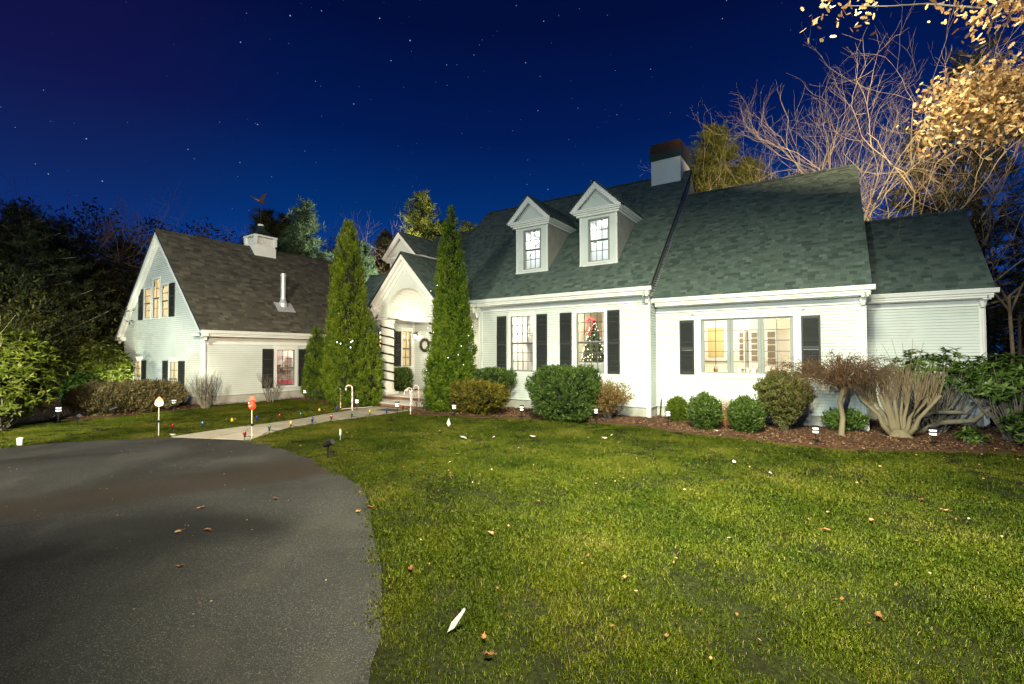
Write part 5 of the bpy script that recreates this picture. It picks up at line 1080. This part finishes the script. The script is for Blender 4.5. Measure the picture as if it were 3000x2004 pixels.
x, y = on(2455, 30); t2 = bare_tree('bare_tree', 'pale bare tree above the middle of the wing ridge', x, y, top(2470, 255, 30), BARKW, 7, .078, grpR, (.02, 0), .5)
x, y = on(2620, 28.5); t3 = bare_tree('bare_tree', 'forked pale bare tree between the wing gable and the end wing roof', x, y, top(2590, 275, 28.5), BARKW, 7, .10, grpR, (-.05, 0), .5, .32)
x, y = on(2380, 33); grow_copy(t3, (x, y, 0), 2.1, .92, 'bare tree standing behind the two at the wing ridge')
x, y = on(2730, 33); grow_copy(t1, (x, y, 0), 1.0, 1.2, 'tallest bare tree, dim, behind the orange oak leaves')
x, y = on(2120, 30); grow_copy(t2, (x, y, 0), 4.0, .58, 'low bare tree tangled with the pine next to the chimney')
x, y = on(2190, 31); grow_copy(t1, (x, y, 0), 3.3, .80, 'bare tree between the pine and the wing ridge')
x, y = on(2960, 24.5); t4 = bare_tree('bare_tree', 'tall bare tree with orange lit trunk beyond the end wing', x, y, top(2960, 430, 24.5), mat('tan_bark', (.30, .21, .12), .9, var=.25, nscale=8), 7, .085, grpR, (0, 0), .62, .55)
for k, (u, dd, sc, lb) in enumerate(((2790, 27, .8, 'bare tree right behind the end wing ridge'), (2990, 30, 1.0, 'bare tree at the right picture edge beyond the orange trunk'), (2860, 36, 1.1, 'dim bare tree farthest behind the end wing'))): x, y = on(u, dd); grow_copy(t4 if k else t2, (x, y, 0), 1.3*k+.5, sc, lb)
def pine(name, label, x, y, h, r, m, nb=60, tuft=26, z0=.25, group=None, seed=0, ls=.11):
    th = thing(name, label, 'tree', (x, y, 0), group); q = MB(); q.tube([(x, y, -.2), (x+.1, y, h*.5), (x, y, h*.97)], [h*.018, h*.012, .02], 7); q.build('trunk', BARKD, th)
    q = MB(); P = []
    for i in range(nb):
        t = (i+rng.random())/nb; z = h*(z0+(1-z0)*t); R = r*(1-t)**.7*rng.uniform(.6, 1.1)+.25; a = i*2.4+rng.normal(0, .3); dz = R*rng.uniform(.05, .45); pts = [np.array([x+R*s*math.cos(a), y+R*s*math.sin(a), z+dz*s*s]) for s in (0, .5, 1)]; q.tube(pts, [.05, .03, .012], 4, r=rng.random())
        for k in range(max(8, int(1.8*tuft*R/r))):
            s = rng.uniform(.3, 1.05); P.append(np.array([x+R*s*math.cos(a), y+R*s*math.sin(a), z+dz*s*s])+rng.normal(0, .16+.12*R*s, 3)*[1, 1, .55])
    q.build('branches', BARK, th); P = np.array(P); per = 24; i = np.repeat(np.arange(len(P)), per); n = len(i); D = randdir(n, .45); L_ = ls*rng.uniform(.7, 1.3, n); C = P[i]+D*L_[:, None]; R = np.clip(rng.random(len(P))[i]*.7+.3*rng.random(n), 0, 1)
    V = leafshape(C, D*L_[:, None], perp(D)*(.012*ls/.11)); obj('needles', mesh_np('needles', V, 4, n, R, m), th); return th
PINE = fol('pine_needles', [(.04, .05, .008), (.09, .11, .014), (.16, .18, .022), (.24, .25, .04)], .2)
PINED = fol('dark_pine_needles', [(.007, .010, .004), (.016, .021, .007), (.032, .038, .010), (.06, .06, .016)], .15)
PINEB = fol('blue_green_pine_needles', [(.02, .045, .022), (.045, .085, .045), (.08, .13, .07), (.12, .19, .10)], .2)
x, y = on(2100, 31); pr = pine('pine_tree', 'yellow green pine right of the chimney', x, y, top(2150, 365, 31), 3.5, PINE, 120, 52, .30)
x, y = on(2200, 36); grow_copy(pr, (x, y, 0), 2.0, .95, 'second yellow green pine between the chimney pine and the bare trees')
x, y = on(2360, 38); pine('pine_tree', 'dark pine showing low between the bare trees over the wing', x, y, 14.5, 3.2, PINED, 60, 26)
x, y = on(2700, 30); pp1 = pine('pine_tree', 'loose dark pine behind the fork of the pale tree', x, y, 13.0, 3.0, PINED, 55, 18, .2)
x, y = on(2880, 29); grow_copy(pp1, (x, y, 0), 2.0, 1.25, 'dark pine hung with twigs behind the orange oak leaves')
x, y = on(2790, 38); grow_copy(pp1, (x, y, 0), 3.1, 1.2, 'dark pine behind the end wing ridge')
x, y = on(2990, 38); grow_copy(pp1, (x, y, 0), 1.1, .7, 'low dark pine at the right picture edge')
gm = 'pines behind the garage link'
x, y = on(775, 40); m1 = pine('pine_tree', 'dark green pine behind the cupola', x, y, top(775, 620, 40), 3.2, PINED, 80, 30, .12, gm, ls=.2)
x, y = on(885, 36); m2 = pine('pine_tree', 'tallest blue green pine left of the broad arborvitae', x, y, top(885, 595, 36), 2.4, PINEB, 70, 24, .15, gm, ls=.18)
x, y = on(945, 33); grow_copy(m2, (x, y, 0), 2.2, .68, 'low pale green pine against the garage ridge')
x, y = on(1235, 38); m3 = pine('pine_tree', 'olive pine with brown twigs above the entry roof', x, y, top(1240, 570, 38), 2.8, PINE, 70, 24, .3, gm, ls=.18)
x, y = on(1370, 42); grow_copy(m3, (x, y, 0), 1.0, .92, 'small pine crown peeping over the roof right of the slim arborvitae')
x, y = on(1060, 36); grow_copy(m2, (x, y, 0), 3.7, .82, 'blue green pine showing between the two arborvitae')
x, y = on(1130, 42); grow_copy(m1, (x, y, 0), 4.4, .95, 'dark pine behind the entry dormer')
x, y = on(840, 40); grow_copy(m1, (x, y, 0), 5.4, .93, 'dark pine just left of the broad arborvitae')
x, y = on(1290, 44); grow_copy(m1, (x, y, 0), .4, 1.08, 'dark pine between the olive pine and the slim arborvitae')
x, y = on(690, 45); grow_copy(m1, (x, y, 0), .9, .86, 'dark pine left of the cupola')
x, y = on(830, 47); grow_copy(m1, (x, y, 0), 2.9, 1.10, 'dark pine right of the weathervane')
DIM = mat('dim_violet_bark', (.30, .22, .15), .95, var=.2)
x, y = on(1010, 46); b1 = bare_tree('bare_tree', 'wide brown bare tree behind the broad arborvitae tips', x, y, top(1010, 590, 46), DIM, 7, .15, 'bare trees behind the link')
x, y = on(1180, 40); grow_copy(b1, (x, y, 0), 3.0, .80, 'brown bare tree left of the olive pine')
x, y = on(900, 48); grow_copy(b1, (x, y, 0), 1.2, .95, 'brown bare tree behind the blue green pine')
x, y = on(1120, 44); grow_copy(b1, (x, y, 0), 2.0, .92, 'brown bare tree above the entry dormer')
x, y = on(1060, 52); grow_copy(b1, (x, y, 0), 4.0, 1.12, 'tallest brown bare tree between the two arborvitae')
x, y = on(960, 50); grow_copy(b1, (x, y, 0), 5.0, 1.0, 'brown bare tree left of the broad arborvitae tips')
x, y = on(505, 44); b2 = bare_tree('bare_tree', 'spreading bare tree directly behind the garage ridge', x, y, top(505, 575, 44), DIM, 7, .2, 'bare trees behind the garage', (0, 0), .5)
x, y = on(580, 48); grow_copy(b2, (x, y, 0), 2.0, 1.0, 'bare tree behind the garage ridge, right of the spreading one')
x, y = on(420, 47); grow_copy(b2, (x, y, 0), 3.5, 1.03, 'bare tree rising left of the garage peak')
x, y = on(650, 52); grow_copy(b2, (x, y, 0), 1.0, .85, 'lowest bare tree left of the weathervane')
# woodland on the left
x, y = on(60, 30); w1 = pine('pine_tree', 'tall black pine at the left picture edge', x, y, top(60, 600, 30), 3.6, PINED, 80, 34, .03, 'dark woodland pines on the left')
x, y = on(150, 37); w2 = pine('pine_tree', 'broad dark pine, second from the left edge', x, y, top(150, 640, 37), 4.4, PINED, 80, 34, .02, 'dark woodland pines on the left')
lst = [(230, 41, 1, .98, 'dark pine behind the long hedge, left one'), (305, 44, 0, .95, 'dark pine with round top left of the garage peak'), (370, 42, 1, 1.05, 'dark pine touching the garage peak'), (20, 36, 1, .9, 'low dark pine behind the huge rhododendron'), (265, 38, 1, .62, 'low olive pine behind the uplit bush'), (110, 40, 0, 1.05, 'black pine behind the second from the left edge'), (190, 46, 0, 1.05, 'distant black pine in the woodland gap'), (-60, 33, 0, 1.0, 'black pine just entering the picture at left'), (330, 40, 1, .62, 'low dark pine beside the garage rake'), (-20, 44, 0, 1.22, 'tall distant black pine at the left edge')]
for u, dd, k, sc, lb in lst: x, y = on(u, dd); grow_copy((w1, w2)[k], (x, y, 0), dd*1.7, sc, lb)
for u, dd, sc, lb in ((215, 48, 1.0, 'bare tree above the woodland, left of the gap'), (130, 46, 1.08, 'bare tree over the second pine'), (255, 50, .95, 'bare tree right of the woodland gap'), (170, 44, .98, 'bare tree between the dark pines'), (345, 52, .92, 'thin bare tree next to the garage peak')): x, y = on(u, dd); grow_copy(b2, (x, y, 0), u*.7, sc, lb)
SAPL = fol('dim_sapling_leaves', [(.010, .012, .004), (.03, .032, .006), (.06, .058, .010), (.10, .09, .015)], .2)
# understory with yellow leaves in the wood
for i, (u, dd, rr, zz, lb) in enumerate(((60, 30, 3.0, 5.4, 'olive leafy sapling behind the huge rhododendron'), (190, 30, 2.6, 4.8, 'yellow green sapling in the dark wood'), (10, 26, 2.6, 5.2, 'olive sapling at the left picture edge'), (285, 36, 2.2, 6.6, 'sapling with yellow twigs beside the garage rake'))):
    x, y = on(u, dd); shrub('sapling', lb, x, y, rr, rr*.7, .2, zz, SAPL, 300, per=16, core=0, loose=.85, lsize=.075, lw=.03, spread=.3, cat='tree', stems=True)
# far wood that reads as one mass
def farwood():
    n = 110000; a = rng.uniform(-1.75, .55, n); d = rng.uniform(56, 74, n); h = 15.0*(.78+.40*fbm(a*20, a*0, .9, 4)); z = rng.random(n)**.8*h
    h2 = np.where(a < -.35, 1, .55+.0*a); z *= h2
    C = np.stack([d*np.sin(a), d*np.cos(a), z], 1); A = randdir(n, .8)*.24; B = perp(A/.24)*.09
    tag(obj('distant_wood', mesh_np('distant_wood', leafshape(C, A, B), 4, n, rng.random(n), PINED)), kind='stuff')
farwood()
# overhanging oak in the foreground right: trunk outside the frame, boughs reaching in
def oak():
    x, y = 7.2, 5.6; th = thing('oak_tree', 'oak bough with blurred orange brown leaves hanging in at upper right', 'tree', (x, y, 0)); q = MB(); q.tube([(x, y, -.3), (x+.1, y, 2.5), (x-.1, y+.1, 7), (x-.3, y, 10)], [.32, .27, .2, .1], 12); q.build('trunk', BARK, th)
    def pos(u, v, dist):
        p = np.array(AT(u, v, 1, 5.0)); d = p-[0, 0, CAM_H]; return np.array([0, 0, CAM_H])+d/np.linalg.norm(d)*dist
    q = MB(); cl = []
    for (u, v, s, k, dd) in ((2990, 300, 70, 44, 8.4), (2900, 270, 60, 34, 8.2), (2940, 360, 55, 30, 8.3), (2830, 310, 55, 26, 8.1), (2780, 290, 45, 16, 8.0), (2755, 370, 40, 12, 8.0), (2830, 390, 40, 10, 8.1), (2725, 420, 20, 4, 8.0), (2990, 240, 45, 16, 8.5), (3080, 350, 80, 36, 8.6), 
                           (2960, 5, 45, 14, 7.4), (2890, 45, 32, 10, 7.3), (2860, 78, 25, 5, 7.3), (3040, 0, 60, 20, 7.5), (2780, 8, 35, 7, 7.4), (2545, 10, 26, 5, 7.2), (2515, 32, 18, 3, 7.2), (2420, 12, 24, 4, 7.1), (2412, 38, 12, 2, 7.1), (2980, -90, 80, 30, 7.4), (2500, -90, 50, 10, 7.2)):
        for j in range(int(k*(3.4 if v > 120 else 1.5))): cl.append(pos(u+rng.normal(0, s*.56), v+rng.normal(0, s*.48), dd+rng.normal(0, .25)))
    root1, root2 = np.array([x-.1, y+.1, 7.0]), np.array([x-.2, y, 8.5])
    for a, b, c in ((root1, pos(2990, 330, 8.4), pos(2700, 250, 7.9)), (root1, pos(2950, 420, 8.3), pos(2760, 425, 8.0)), (root2, pos(2900, 30, 7.4), pos(2480, 20, 7.1)), (root1, pos(2930, 260, 8.3), pos(2800, 215, 8.1)), (root2, pos(2960, -80, 7.4), pos(2530, -40, 7.2))): q.tube([a, a*.75+b*.25+rng.normal(0, .16, 3), (a+b)/2+rng.normal(0, .2, 3)+[0, 0, .25], a*.25+b*.75+rng.normal(0, .12, 3), b, b*.6+c*.4+[0, .1, .10], b*.3+c*.7+[0, -.1, -.06], c], [.06, .042, .03, .02, .013, .009, .006, .003], 6)
    q.build('boughs', BARKD, th); cl = np.array(cl); per = 5; n = len(cl)*per; C = np.repeat(cl, per, 0)+rng.normal(0, .10, (n, 3)); A = randdir(n, -.35); B = perp(A); s = rng.uniform(.020, .040, n)[:, None]
    A *= s; B *= s*.55   # lobed outline: eight corners
    V = np.stack([C-A*1.0, C-A*.55+B*.75, C-A*.25+B*.4, C+A*.1+B*1.0, C+A*.35+B*.5, C+A*.65+B*.7, C+A*1.05, C+A*.65-B*.7, C+A*.35-B*.5, C+A*.1-B*1.0, C-A*.25-B*.4, C-A*.55-B*.75], 1).reshape(-1, 3)
    obj('leaves', mesh_np('leaves', V, 12, n, rng.random(n), fol('orange_oak_leaves', [(.12, .055, .018), (.27, .14, .045), (.42, .25, .10), (.56, .40, .20)], .35)), th)
oak()
# neighbour's shed glimpsed left of the garage
nb = thing('neighbour_house', 'white clapboard wall of a neighbouring house glimpsed left of the garage', 'house', (-41, 14, 0)); a = on(285, 42); b = on(352, 42)
def nbw(q):
    for i in range(22): z = 1.0+i*.2; q.add([(a[0]-2, a[1], z), (b[0]+3, b[1], z), (b[0]+3, b[1]+.05, z+.2), (a[0]-2, a[1]+.05, z+.2)], [(0, 1, 2, 3)])
part('siding', WHITE, nbw, parent=nb); part('wall', WHITE, lambda q: q.box(a[0]-2, b[0]+3, max(a[1], b[1])+.1, max(a[1], b[1])+6, 0, 5.4), parent=nb)
lamp('neighbour_light', 'SPOT', (a[0]+3, a[1]-5, 3.2), 500, (1, .85, .8), tgt=(a[0]+1, a[1], 3.6), cone=70, radius=.1)

# ================================================================= GARDEN ORNAMENTS
def place(src, used, x, y, z=0, rz=0, label=None, group=None):
    o = src if not used else copy_tree(src); o.location = (x, y, z); o.rotation_euler = (0, 0, rz)
    if label: o['label'] = label
    if group: o['group'] = group
    return o
def base_thing(name, cat): o = bpy.data.objects.new(name, None); COL.objects.link(o); reg(o, (0, 0, 0)); o['category'] = cat; o.empty_display_size = .1; return o
# solar path lights
sl = base_thing('solar_path_light', 'path light')
part('stake', BLACK, lambda q: (q.tube([(0, 0, -.03), (0, 0, .26)], .011, 6), q.box(-.05, .05, -.05, .05, .26, .272)), parent=sl)
part('lamp_glow', LOAMP('solar_led_white', (1, .93, .82), 1.15), lambda q: (q.box(-.045, .045, -.045, .045, .272, .318), q.box(-.045, .045, -.045, .045, .348, .392)), parent=sl)
part('lamp_frame', BLACK, lambda q: (q.box(-.055, .055, -.055, .055, .318, .348), q.box(-.060, .060, -.060, .060, .392, .43)), parent=sl)
spl = [(170, 1225, .12, 'left edge of the left bed beneath the huge rhododendron'), (509, 1198, .05, 'beside the lower garage gable window'), (698, 1167, .05, 'against the garage side wall near the corner'), (893, 1165, .05, 'at the foot of the short conical arborvitae'), (1045, 1199, .05, 'behind the candy canes on the left of the path'), (1163, 1211, .03, 'right at the end of the path before the steps'), (1330, 1219, .05, 'in front of the slim arborvitae'),
       (1528, 1225, .05, 'between the yellow shrub and the largest boxwood'), (1746, 1235, .06, 'right of the largest boxwood'), (1957, 1245, .07, 'beside the small bright green globe'), (2389, 1303, .05, 'left of the weeping tree trunk'), (2733, 1312, .05, 'right of the pruned claw shaped tree')]
SCL = {170: 1.0, 509: 1.15, 698: 1.1, 893: 1.1}
for i, (u, v, z, lb) in enumerate(spl):
    p = G(u, v, z); place(sl, i > 0, p[0], p[1], z-.02, .4, 'glowing white solar path light '+lb, 'solar path lights'); lamp('path_light_glow', 'POINT', (p[0]-.02, p[1]-.12, z+.34), .5, (1, .9, .75), radius=.03)
# black spotlights on stakes
sp = base_thing('stake_spotlight', 'spotlight')
part('stake', BLACK, lambda q: (q.tube([(0, 0, -.03), (0, 0, .20)], [.006, .016], 6), q.tube([(0, 0, .2), (.02, 0, .26)], .018, 6)), parent=sp)
part('head', BLACK, lambda q: (q.tube([(-.09, 0, .25), (.10, 0, .33)], [.045, .062], 12), q.box(-.05, .06, -.06, .06, .345, .352)), parent=sp); part('lens', mat('smoked_lens', (.05, .05, .06), .1), lambda q: q.tube([(.101, 0, .3305), (.104, 0, .332)], .052, 12), parent=sp)
for i, (u, v, rz, lb) in enumerate(((226, 1247, .2, 'black stake spotlight on the left lawn'), (960, 1340, .3, 'black stake spotlight at the lawn edge beside the driveway'))): p = G(u, v); place(sp, i > 0, p[0], p[1], 0, rz, lb, 'stake spotlights')
o = copy_tree(sp); p = G(332, 1222); o.location = (p[0], p[1], .05); o.rotation_euler = (.2, 0, 1.2); o['label'] = 'small stake spotlight at the edge of the left mulch bed'; o['group'] = 'stake spotlights'
# christmas bulb stakes with their wire
cols = {'red': (.20, .01, .015), 'green': (.01, .09, .055), 'blue': (.01, .025, .20), 'yellow': (.42, .32, .03), 'teal': (.01, .07, .10)}
proto = {}
def bulb(c):
    t = base_thing('bulb_stake', 'bulb stake'); part('stake', BLACK, lambda q: (q.tube([(0, 0, -.02), (0, 0, .09)], .007, 5), q.lathe(0, 0, [(.02, .09), (.024, .10), (.022, .13)], 8)), parent=t)
    part('bulb', mat('bulb_'+c, cols[c], .12, spec=.8), lambda q: q.lathe(0, 0, [(.022, .13), (.037, .16), (.040, .18), (.030, .215), (.012, .245), (.002, .255)], 10), parent=t, smooth=True); return t
far_ = [(504, 1263, 'red'), (593, 1256, 'teal'), (679, 1246, 'yellow'), (752, 1238, 'blue'), (818, 1231, 'red'), (880, 1226, 'green'), (935, 1214, 'yellow'), (984, 1209, 'blue')]
near_ = [(716, 1288, 'red'), (788, 1268, 'green'), (851, 1255, 'yellow'), (914, 1244, 'blue'), (970, 1235, 'red'), (1030, 1227, 'green'), (1083, 1219, 'yellow'), (1132, 1215, 'blue'), (1180, 1206, 'red'), (1236, 1196, 'green')]
nm = ['first', 'second', 'third', 'fourth', 'fifth', 'sixth', 'seventh', 'eighth', 'ninth', 'tenth']
for row, side in ((far_, 'garage side'), (near_, 'lawn side')):
    for i, (u, v, c) in enumerate(row):
        used = c in proto
        if not used: proto[c] = bulb(c)
        p = G(u, v, .02); place(proto[c], used, p[0], p[1], .01, i, '%s christmas bulb stake, %s from the driveway along the %s of the path' % (c, nm[i], side), 'christmas bulb stakes along the path')
    pts = []
    for (u, v, c), (u2, v2, c2) in zip(row, row[1:]):
        a, b = G(u, v), G(u2, v2)
        for t in np.linspace(0, 1, 9)[:-1]: q_ = a+(b-a)*t; pts.append((q_[0], q_[1]+.05*math.sin(t*9), .085-.30*t*(1-t)+.03*abs(t-.5)))
    tag(MB().tube(pts, .006, 4).build('bulb_wire', BLACK), 'thin black wire linking the bulb stakes on the %s of the path' % side, 'wire')
# candy canes
RED = mat('candy_red', (.55, .03, .04), .25, spec=.6)
def cane():
    t = base_thing('candy_cane', 'candy cane'); H, R, r = .86, .115, .021; pts = [np.array([0, 0, z]) for z in np.linspace(-.02, H-R, 30)]+[np.array([-R+R*math.cos(a), 0, H-R+R*math.sin(a)]) for a in np.linspace(0, PI*1.15, 16)[1:]]
    w, s = MB(), MB(); w.tube(pts, r, 9); w.build('pole', mat('candy_white', (.80, .78, .75), .3), t, smooth=True); 
    hx = [];
    for i, p in enumerate(pts):
        d = pts[min(i+1, len(pts)-1)]-pts[max(i-1, 0)]; d /= np.linalg.norm(d); e = np.array([0, 1., 0]); f = np.cross(d, e); a = i*.85; hx.append(p+(e*math.cos(a)+f*math.sin(a))*r*.72)
    s.tube(hx, .012, 5); s.build('stripe', RED, t); return t
ca = cane()
for i, (u, v, rz, lb, sc) in enumerate(((997, 1194, .6, 'dim striped candy cane farthest left of the path', .92), (1031, 1203, .5, 'tall striped candy cane left of the path end', 1.1), (1077, 1188, 1.4, 'striped candy cane seen edge on nearest the steps at left', 1.0), (1202, 1214, .5, 'nearest candy cane right of the path end', 1.0), (1206, 1196, .4, 'middle candy cane of the right group', .92), (1226, 1188, .4, 'rear candy cane of the right group leaning on the steps', .95))):
    p = G(u, v); o = place(ca, i > 0, p[0], p[1], 0, rz, lb, 'candy canes at the porch'); o.scale = (sc, sc, sc)
pts = [G(u, v, .05) for u, v in ((1000, 1197), (1020, 1195), (1045, 1194), (1072, 1192), (1090, 1190))]; tag(MB().tube(pts, .014, 5).build('rope_light', mat('white_rope', (.6, .58, .52), .6)), 'white rope light lying across the mulch left of the steps', 'rope light')
# lit figures on stakes
def figure(name, label, u, v, h, red):
    p = G(u, v, .0); t = thing(name, label, 'ornament', tuple(p)); x, y = p[0], p[1]
    part('pole', mat('pale_pole', (.62, .58, .48), .4), lambda q: q.tube([(x, y, -.02), (x-.02, y, h-.10)], .011, 6), parent=t)
    part('solar_panel', BLACK, lambda q: (q.box(x-.13, x-.01, y-.05, y+.05, h*.42, h*.42+.018), q.box(x-.02, x+.03, y-.02, y+.02, h*.40, h*.47)), parent=t)
    if red:
        m_ = LOAMP('red_glow', (1, .045, .015), 1.3); part('body', m_, lambda q: q.lathe(x, y, [(.02, h-.12), (.075, h-.07), (.085, h-.01), (.05, h+.04), (.055, h+.07), (.05, h+.105), (.02, h+.12)], 14), parent=t, smooth=True); part('hat', LOAMP('red_hat_glow', (1, .12, .06), 1.1), lambda q: (q.lathe(x, y, [(.075, h+.12), (.075, h+.13), (.05, h+.135), (.05, h+.20)], 12)), parent=t)
        part('face', LOAMP('pale_face_glow', (1, .6, .5), 3), lambda q: (q.lathe(x+.03, y-.075, [(.004, h-.04), (.02, h-.02), (.004, h)], 6), q.lathe(x-.03, y-.07, [(.004, h+.03), (.015, h+.05), (.004, h+.06)], 6)), parent=t); lamp('red_figure_glow', 'POINT', (x, y-.2, h), 1.6, (1, .08, .03), radius=.08)
    else:
        part('body', LOAMP('warm_figure_glow', (1, .82, .6), 1.5), lambda q: q.lathe(x, y, [(.02, h-.12), (.08, h-.09), (.09, h-.04), (.085, h+.01), (.06, h+.035)], 14), parent=t, smooth=True); part('hat', LOAMP('orange_hat_glow', (1, .35, .15), .9), lambda q: q.lathe(x, y, [(.09, h+.03), (.06, h+.07), (.03, h+.11), (.01, h+.13)], 12), parent=t)
        part('beard', LOAMP('beard_glow', (1, .5, .25), .7), lambda q: [q.lathe(x+a, y-.078, [(.003, h-.06), (.014, h-.045), (.003, h-.03)], 6) for a in (-.035, 0, .035)], parent=t); lamp('figure_glow', 'POINT', (x, y-.2, h), .6, (1, .7, .4), radius=.08)
figure('lit_gnome', 'glowing orange and white figure on a pole at the left lawn edge', 464, 1275, .88, False); figure('lit_snowman', 'glowing red snowman on a pole beside the start of the path', 737, 1287, .86, True)
# white plastic markers
WP = mat('white_plastic', (.55, .55, .52), .5)
def marker(label, u, v, fn, name='plant_marker', cat='marker'):
    p = G(u, v); t = fn(MB(), float(p[0]), float(p[1])).build(name, WP); tag(t, label, cat); return t
def kite(q, x, y): return q.prism([(-.07, .10), (.02, .0), (.09, .08), (.0, .26)], lambda a, b, d: (x+a+b*.1, y+d, b), -.004, .004)
marker('white diamond shaped marker standing in the lawn before the slim arborvitae', 1312, 1250, kite)
marker('white rectangular tag on a stake in the lawn right of the path', 996, 1288, lambda q, x, y: (q.box(x-.035, x+.035, y-.006, y+.006, .12, .27), q.box(x-.006, x+.006, y-.004, y+.004, -.02, .12))[0], 'plant_tag', 'tag')
marker('white paper cup shaped luminary at the far left lawn edge', 57, 1300, lambda q, x, y: q.lathe(x, y, [(.05, 0), (.06, .17), (.055, .17), (.045, .02)], 10), 'paper_cup', 'cup')
p0, p1 = G(1308, 1859), np.array(AT(1358, 1790, 1, float(G(1308, 1859)[1])+.12)); e = (p1-p0); L_ = np.linalg.norm(e); e /= L_; sd = np.cross(e, -FW); sd /= np.linalg.norm(sd); nn_ = np.cross(e, sd)*.006
q = MB(); q.prism([(0, 0), (.05, .022), (L_*.35, .022), (L_, .012), (L_, -.004), (L_*.3, -.016), (.04, -.01)], lambda a, b, d: tuple(p0+e*a+sd*b+nn_*d+[0, 0, .02]), -1, 1); tag(q.build('plant_marker', WP), 'long white plastic marker stuck at a slant in the foreground lawn', 'marker')
q = MB()
for u, v in ((1355, 1281), (1362, 1285), (1560, 1280), (1770, 1285), (1790, 1278), (2100, 1265), (2115, 1272), (2108, 1279), (2215, 1320), (2150, 1357), (2255, 1390), (1445, 1282), (505, 1272), (515, 1273), (787, 1187), (820, 1197)):
    p = G(u, v, .05); a = rng.uniform(0, 6); q.add([(p[0]+.05*math.cos(a+k*1.57)*(1.6 if k % 2 else .6), p[1]+.05*math.sin(a+k*1.57)*(1.6 if k % 2 else .6), .055+.01*k) for k in range(4)], [(0, 1, 2, 3)])
tag(q.build('bleached_leaf_scraps', mat('bleached_leaf', (.62, .58, .50), .7)), kind='stuff')
tag(MB().tube([(-4.45, 15.3, .05), (-4.42, 15.35, .62)], .02, 6).build('utility_pipe', DARKMET), 'thin dark pipe standing at the wing foundation corner', 'pipe')
tag(MB().tube([(-4.05, 15.38, .05), (-4.15, 15.46, .5)], .015, 6).build('utility_pipe', DARKMET), 'thin dark slanted pipe against the wing foundation', 'pipe')
